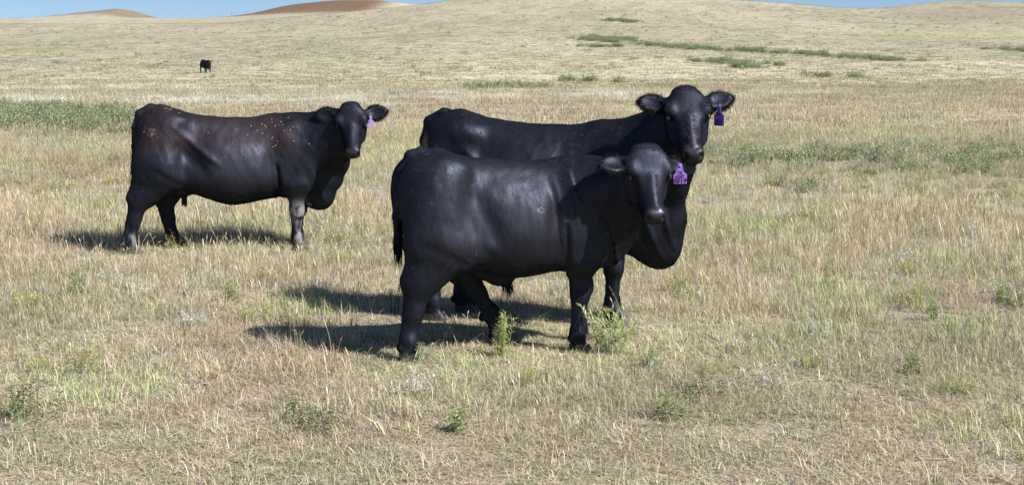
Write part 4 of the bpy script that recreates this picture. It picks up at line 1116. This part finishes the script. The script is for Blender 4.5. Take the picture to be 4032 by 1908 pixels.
PLANTS = [
    ('goldenrod', 'goldenrod', -0.06, 8.40, 0.30, "yellow-green spiky goldenrod in front of the young bull's far hind foot", None),
    ('sagewort', 'sagewort', 0.56, 8.49, 0.29, "bright pale-green feathery weed beside the young bull's front feet", None),
    ('sagewort', 'sage', -0.43, 8.85, 0.14, "small grey-green sprig in shade right of the young bull's near hind foot", None),
    ('sagewort', 'sage', -0.52, 8.26, 0.13, "low blue-green sprig touching the front of the young bull's near hind hoof", None),
    ('sagewort', 'sage', 0.01, 8.93, 0.15, 'pale green leafy sprig just right of the spiky goldenrod', None),
    ('sagewort', 'sage', -0.92, 8.55, 0.13, "light green weed at the lower edge of the bull's shadow", None),
    ('grass_stalk', 'stalk', 0.48, 8.85, 0.42, "dry seed stalk standing in front of the bull's forelegs", None),
    ('grass_stalk', 'stalk', 0.72, 9.23, 0.52, "tall dry reddish stalk in front of the bull's chest", None),
    ('grass_stalk', 'stalk', 0.91, 10.39, 0.36, "slanting dry grass stalk under the tall cow's brisket", None),
    ('grass_stalk', 'stalk', -2.52, 12.79, 0.50, "pale dry stalk rising past the left-hand cow's belly", None),
    ('dark_weed', 'dark', -2.75, 12.79, 0.24, 'blackened seed weed standing under the left-hand cow', None),
    ('dark_weed', 'dark', -0.78, 9.77, 0.24, "dark seed weed just behind the bull's tail", None),
    ('shrub', 'shrub', 3.81, 22.74, 0.36, 'grey-green leafy shrub at the left end of the shrub row right of the cattle', 'shrubs in a row right of the cattle'),
    ('shrub', 'shrub', 4.20, 23.53, 0.33, 'dense dark-leaved shrub second from the left in the shrub row', 'shrubs in a row right of the cattle'),
    ('shrub', 'shrub', 4.46, 23.26, 0.30, 'low grey shrub third from the left in the shrub row', 'shrubs in a row right of the cattle'),
    ('shrub', 'shrub', 4.90, 23.97, 0.34, 'green bushy shrub fourth from the left in the shrub row', 'shrubs in a row right of the cattle'),
    ('shrub', 'shrub', 5.59, 24.37, 0.33, 'upright shrub in the middle of the shrub row, after the first gap', 'shrubs in a row right of the cattle'),
    ('shrub', 'shrub', 5.68, 23.53, 0.27, 'short shrub right of the upright middle shrub in the row', 'shrubs in a row right of the cattle'),
    ('shrub', 'shrub', 6.24, 24.55, 0.38, 'tall dark-green shrub right of middle in the shrub row', 'shrubs in a row right of the cattle'),
    ('shrub', 'shrub', 6.34, 24.20, 0.30, 'shrub touching the right side of the tall dark-green shrub', 'shrubs in a row right of the cattle'),
    ('shrub', 'shrub', 7.02, 25.16, 0.36, 'grey-blue shrub third from the right in the shrub row', 'shrubs in a row right of the cattle'),
    ('shrub', 'shrub', 7.67, 24.67, 0.34, 'dark straggling shrub second from the right in the shrub row', 'shrubs in a row right of the cattle'),
    ('shrub', 'shrub', 9.05, 28.07, 0.26, 'small dark shrub standing highest and farthest back at the right', 'shrubs in a row right of the cattle'),
    ('shrub', 'shrub', 7.86, 23.53, 0.27, 'sparse low shrub at the right end of the shrub row', 'shrubs in a row right of the cattle'),
    ('bushy_weed', 'dgreen', -2.40, 6.87, 0.26, 'dark green bushy weed cut by the left edge of the picture', 'dark weeds at the lower left'),
    ('bushy_weed', 'dgreen', -2.33, 6.94, 0.28, 'dark green upright weed beside the bushy one at lower left', 'dark weeds at the lower left'),
    ('bushy_weed', 'sage', -2.17, 6.56, 0.13, 'low grey-green weed below the dark upright weed at lower left', None),
    ('bushy_weed', 'dgreen', 3.50, 10.02, 0.18, 'dark low bush cut by the right edge of the picture', None),
    ('bushy_weed', 'green', 3.43, 10.23, 0.17, 'fresh green leafy weed left of the dark bush at the right edge', None),
    ('bushy_weed', 'lime', 3.14, 14.98, 0.26, 'spreading yellow-green bush in the grass right of the cattle', None),
    ('sage_clump', 'silver', 2.83, 14.98, 0.20, 'silver-white sage clump left of the yellow-green bush', None),
    ('bushy_weed', 'green', 2.76, 14.66, 0.15, 'dark green tuft at the foot of the silver-white sage clump', None),
    ('sage_clump', 'silver', -2.33, 10.55, 0.20, "pale silver sage clump in open grass left of the bull's shadow", None),
    ('sage_clump', 'silver', -2.82, 10.61, 0.18, 'white-tipped sage sprig left of the pale silver clump', None),
    ('sage_clump', 'silver', -0.49, 7.41, 0.12, "small white sage sprig in the foreground below the bull's hind feet", None),
    ('sage_clump', 'silver', 4.36, 13.66, 0.22, 'tall silvery stems at far right among tan grass', None),
    ('bushy_weed', 'lime', 2.75, 10.02, 0.22, 'bright green leafy weed in the right foreground', None),
    ('bushy_weed', 'green', 2.75, 9.58, 0.16, 'small fresh green weed right of the bright leafy weed', None),
    ('bushy_weed', 'green', 2.19, 7.89, 0.15, 'thin green weed in the right foreground over tan thatch', None),
    ('bushy_weed', 'green', -1.99, 10.28, 0.15, "green sprig just left of the bull's shadow", None),
    ('bushy_weed', 'lime', -2.32, 7.89, 0.17, 'bright yellow-green weed at left in the foreground', None),
    ('bushy_weed', 'green', 0.76, 6.94, 0.14, 'dark green serrated weed at bottom centre-right', None),
    ('bushy_weed', 'green', -0.23, 6.70, 0.13, 'pale green sprig at bottom centre', None),
    ('bushy_weed', 'green', -3.12, 10.50, 0.20, "thin dark green spike near the left side, below the cow's rear", None),
    ('bushy_weed', 'green', -4.44, 13.75, 0.24, "dark narrow weed standing left of the left-hand cow's shadow", None),
    ('bushy_weed', 'lime', -2.99, 13.04, 0.17, "yellow-green tuft under the left-hand cow's far hind leg", None),
    ('bushy_weed', 'lime', 1.18, 10.72, 0.18, "pale green weed just right of the tall cow's foreleg", None),
    ('bushy_weed', 'dgreen', -0.86, 6.70, 0.16, 'dark green weed patch in the middle foreground, left of centre', None),
    ('bushy_weed', 'dgreen', -0.99, 6.89, 0.18, 'dark tangled weed left of the other dark patch in the foreground', None),
    ('grass_stalk', 'stalk', -1.75, 6.99, 0.38, 'reddish bare stem leaning in the left foreground', None),
    ('grass_stalk', 'stalk', -1.21, 8.29, 0.30, "reddish upright stem in front of the bull's shadow", None),
    ('grass_stalk', 'stalk', 0.54, 6.61, 0.40, 'long orange grass stem leaning in the foreground right of centre', None),
    ('sagewort', 'sage', 0.77, 8.09, 0.16, "soft green sprig in the foreground right of the bull's front feet", None),
    ('bushy_weed', 'dgreen', 0.96, 7.41, 0.15, 'dark green narrow weed in the right-centre foreground', None),
]

def species(k, h):
    if k == 'goldenrod': return herb(r, 12, h, .28, (.045, .007), 30, [(.27, .36, .10), (.33, .40, .12)], (.20, .22, .07), (.42, .46, .15), .1, .4, .03)
    if k == 'sagewort': return herb(r, 24, h, .5, (.06, .0095), 26, [(.36, .45, .21), (.42, .50, .25), (.28, .37, .17)], (.30, .33, .16), (.45, .52, .24), .0, .5, .05)
    if k == 'sage': return herb(r, 6, h, .5, (.045, .010), 16, [(.22, .31, .17), (.30, .38, .21), (.34, .40, .28)], (.22, .25, .14), None, .2, .5, .03)
    if k == 'silver': return herb(r, 12, h, .6, (.035, .009), 18, [(.50, .53, .47), (.42, .46, .39), (.60, .62, .57)], (.40, .39, .33), None, .1, .5, .06)
    if k == 'dgreen': return herb(r, 10, h*.8, .6, (.040, .009), 18, [(.12, .18, .085), (.18, .24, .12), (.09, .13, .06), (.24, .29, .15)], (.16, .16, .08), None, .3, .5, .06)
    if k == 'green': return herb(r, 7, h, .35, (.05, .012), 16, [(.20, .29, .10), (.26, .34, .13), (.14, .21, .08)], (.20, .23, .09), (.33, .40, .17), .3, .5, .03)
    if k == 'lime': return herb(r, 12, h, .6, (.045, .008), 20, [(.34, .38, .13), (.40, .42, .16), (.25, .30, .10)], (.28, .28, .10), (.46, .46, .17), .2, .5, .06)
    if k == 'wisp': return herb(r, 5, h, .55, (.040, .0065), 9, [(.27, .33, .17), (.34, .39, .23), (.22, .28, .13), (.40, .42, .28)], (.27, .29, .15), (.38, .42, .22), .2, .5, .05)
    if k == 'dark': return herb(r, 3, h, .3, (.018, .012), 34, [(.045, .035, .022), (.07, .055, .03)], (.05, .04, .025), None, .1, .2, .03)
    if k == 'shrub': return herb(r, 22, h, .8, (.055, .034), 18, [(.26, .32, .17), (.33, .385, .22), (.17, .22, .11), (.42, .45, .33)], (.16, .13, .10), None, .25, .2, .12)
    if k == 'stalk':
        c = [(.55, .44, .28), (.46, .28, .17)][int(h*100) % 2]
        return herb(r, 1, h, .55, (.022, .004), 14, [c], c, None, -.2, .1, .015, .35)

for nm, k, x, y, h, lab, gr in PLANTS:
    d = species(k, h if k in ('shrub', 'stalk', 'goldenrod') else h*1.25)
    if k == 'stalk':      # leaves only near the tip, as a seed head
        V = d[1][0]; keep = (V[:, 2].reshape(-1, 4).mean(1) > h*.45); f = np.arange(len(keep))[keep]
        vi = (f[:, None]*4 + np.arange(4)).ravel(); n = len(f); k0 = np.arange(n)[:, None]*4
        d = (d[0], (V[vi], np.concatenate([k0 + [[0, 1, 2]], k0 + [[0, 2, 3]]]), d[1][2][vi]))
    plant(nm, x, y, d, lab, {'shrub': 'shrub', 'grass_stalk': 'grass stalk'}.get(nm, 'plant'), gr)

# uncounted small growth: low herbs, silver sage sprigs and shrub thickets
HERB = bpy.data.collections.new('herb kinds')
def proto2(name, k, h):
    (a, b, c), (d, e, f) = species(k, h); fe = e
    V = np.concatenate([a, d]); F = np.concatenate([b, fe + len(a)]); C = np.concatenate([c, f])
    o = mesh_obj(name, V, F, M_LEAF, smooth=False, link=False); vcol(o, 'bcol', C); HERB.objects.link(o)
for i, (k, h) in enumerate([('wisp', .14), ('wisp', .11), ('lime', .15), ('silver', .13), ('silver', .16), ('shrub', .30), ('shrub', .26), ('dark', .16), ('stalk', .34)]): proto2('h%d' % i, k, h)

def herbs(name, x, y, idx, s):
    z = land(x, y); o = np.ones((len(x), 3))
    gn_scatter(name, np.stack([x, y, z], 1), idx, r.uniform(0, 6.28, len(x)), np.stack([s, s, s], 1), o, HERB)
x, y = field(4.8, 32, 13); g_ = fbm(x*.6, y*.6, 0, 91); k = g_ + .12*r.normal(size=len(x)) > .45; x, y = x[k], y[k]
u = r.random(len(x)); herbs('low_herbs', x, y, np.where(u < .44, 0, np.where(u < .74, 1, np.where(u < .88, 2, np.where(u < .93, 3, 8)))), r.uniform(.55, 1.2, len(x))*(.6 + .4*sstep(6, 9, y)))
x, y = field(8.5, 30, 4.5); k = fbm(x*.5, y*.5, 0, 92) + .1*r.normal(size=len(x)) > .54; x, y = x[k], y[k]; herbs('sage_sprigs', x, y, r.integers(3, 5, len(x)), r.uniform(.5, 1.1, len(x)))
n = 2600; x = -14.8 + r.uniform(-1, 1, n)*9; y = 42 + r.uniform(-1, 1, n)*13; k = (blob(x + .5*(y - 42), y, -14.8, 42.0, 5.6, 11.5, .8, 67)*(.4 + fbm(x*.4, y*.3, 0, 71)) > .42) & (r.random(n) < .5); herbs('shrub_thicket', x[k], y[k], r.integers(5, 7, int(k.sum())), r.uniform(.7, 1.6, int(k.sum())))
n = 190; x = 7.2 + r.uniform(-1, 1, n)*4.2; y = 24 + r.normal(size=n)*2.0; herbs('shrub_undergrowth', x, y, r.integers(5, 7, n), r.uniform(.45, .95, n))
x = r.uniform(-5, 75, 60000); y = r.uniform(74, 252, 60000); k = (streak(x, y)*(.5 + fbm(x*.8, y*.5, 0, 72)) > .45) & (r.random(60000) < .35); x, y = x[k], y[k]; herbs('hillside_shrubs', x, y, r.integers(5, 7, len(x)), r.uniform(.7, 2.2, len(x)))
x = r.uniform(-110, 110, 1500); y = r.uniform(60, 320, 1500); k = (np.abs(x) < .54*y) & (r.random(1500) < .4); herbs('scattered_brush', x[k], y[k], r.integers(5, 7, int(k.sum())), r.uniform(.5, 1.4, int(k.sum())))

# ---------------------------------------------------------------- fence far away below the brown hill
M_POST = simple('weathered post', (.16, .135, .11), .9, .2); M_WIRE = simple('fence wire', (.22, .21, .20), .5, .5)
fx = [-88.0, -83.3, -79.2, -75.1, -71.0, -67.1, -63.4, -56.1, -48.3]
fy = [470 + .2*i for i in range(len(fx))]
fz = land(np.array(fx), np.array(fy))
fen = empty('fence', (fx[0], fy[0], float(fz[0]))); tag(fen, 'distant wire fence on thin posts below the brown hill', 'fence')
bm = bmesh.new(); bmesh.ops.create_cone(bm, cap_ends=True, segments=8, radius1=.05, radius2=.045, depth=1.7)
pm = bpy.data.meshes.new('post'); bm.to_mesh(pm); bm.free(); pm.materials.append(M_POST)
for a, b, c in zip(fx, fy, fz):
    o = bpy.data.objects.new('post', pm); COL.objects.link(o); o.parent = fen; o.location = (a - fx[0], b - fy[0], float(c) + .65 - float(fz[0]))
for hgt in (.5, .9, 1.3):
    V = []; F = []
    for a, b, c in zip(fx, fy, fz):
        q = np.array([a - fx[0], b - fy[0] - .09, float(c) - float(fz[0]) + hgt]); k = len(V)
        V += [q + [0, 0, .008], q + [0, -.008, -.008], q + [0, .008, -.008]]
        if k: F += [(k-3, k-2, k+1, k), (k-2, k-1, k+2, k+1), (k-1, k-3, k, k+2)]
    mesh_obj('wire', np.array(V), np.array(F), M_WIRE, fen)
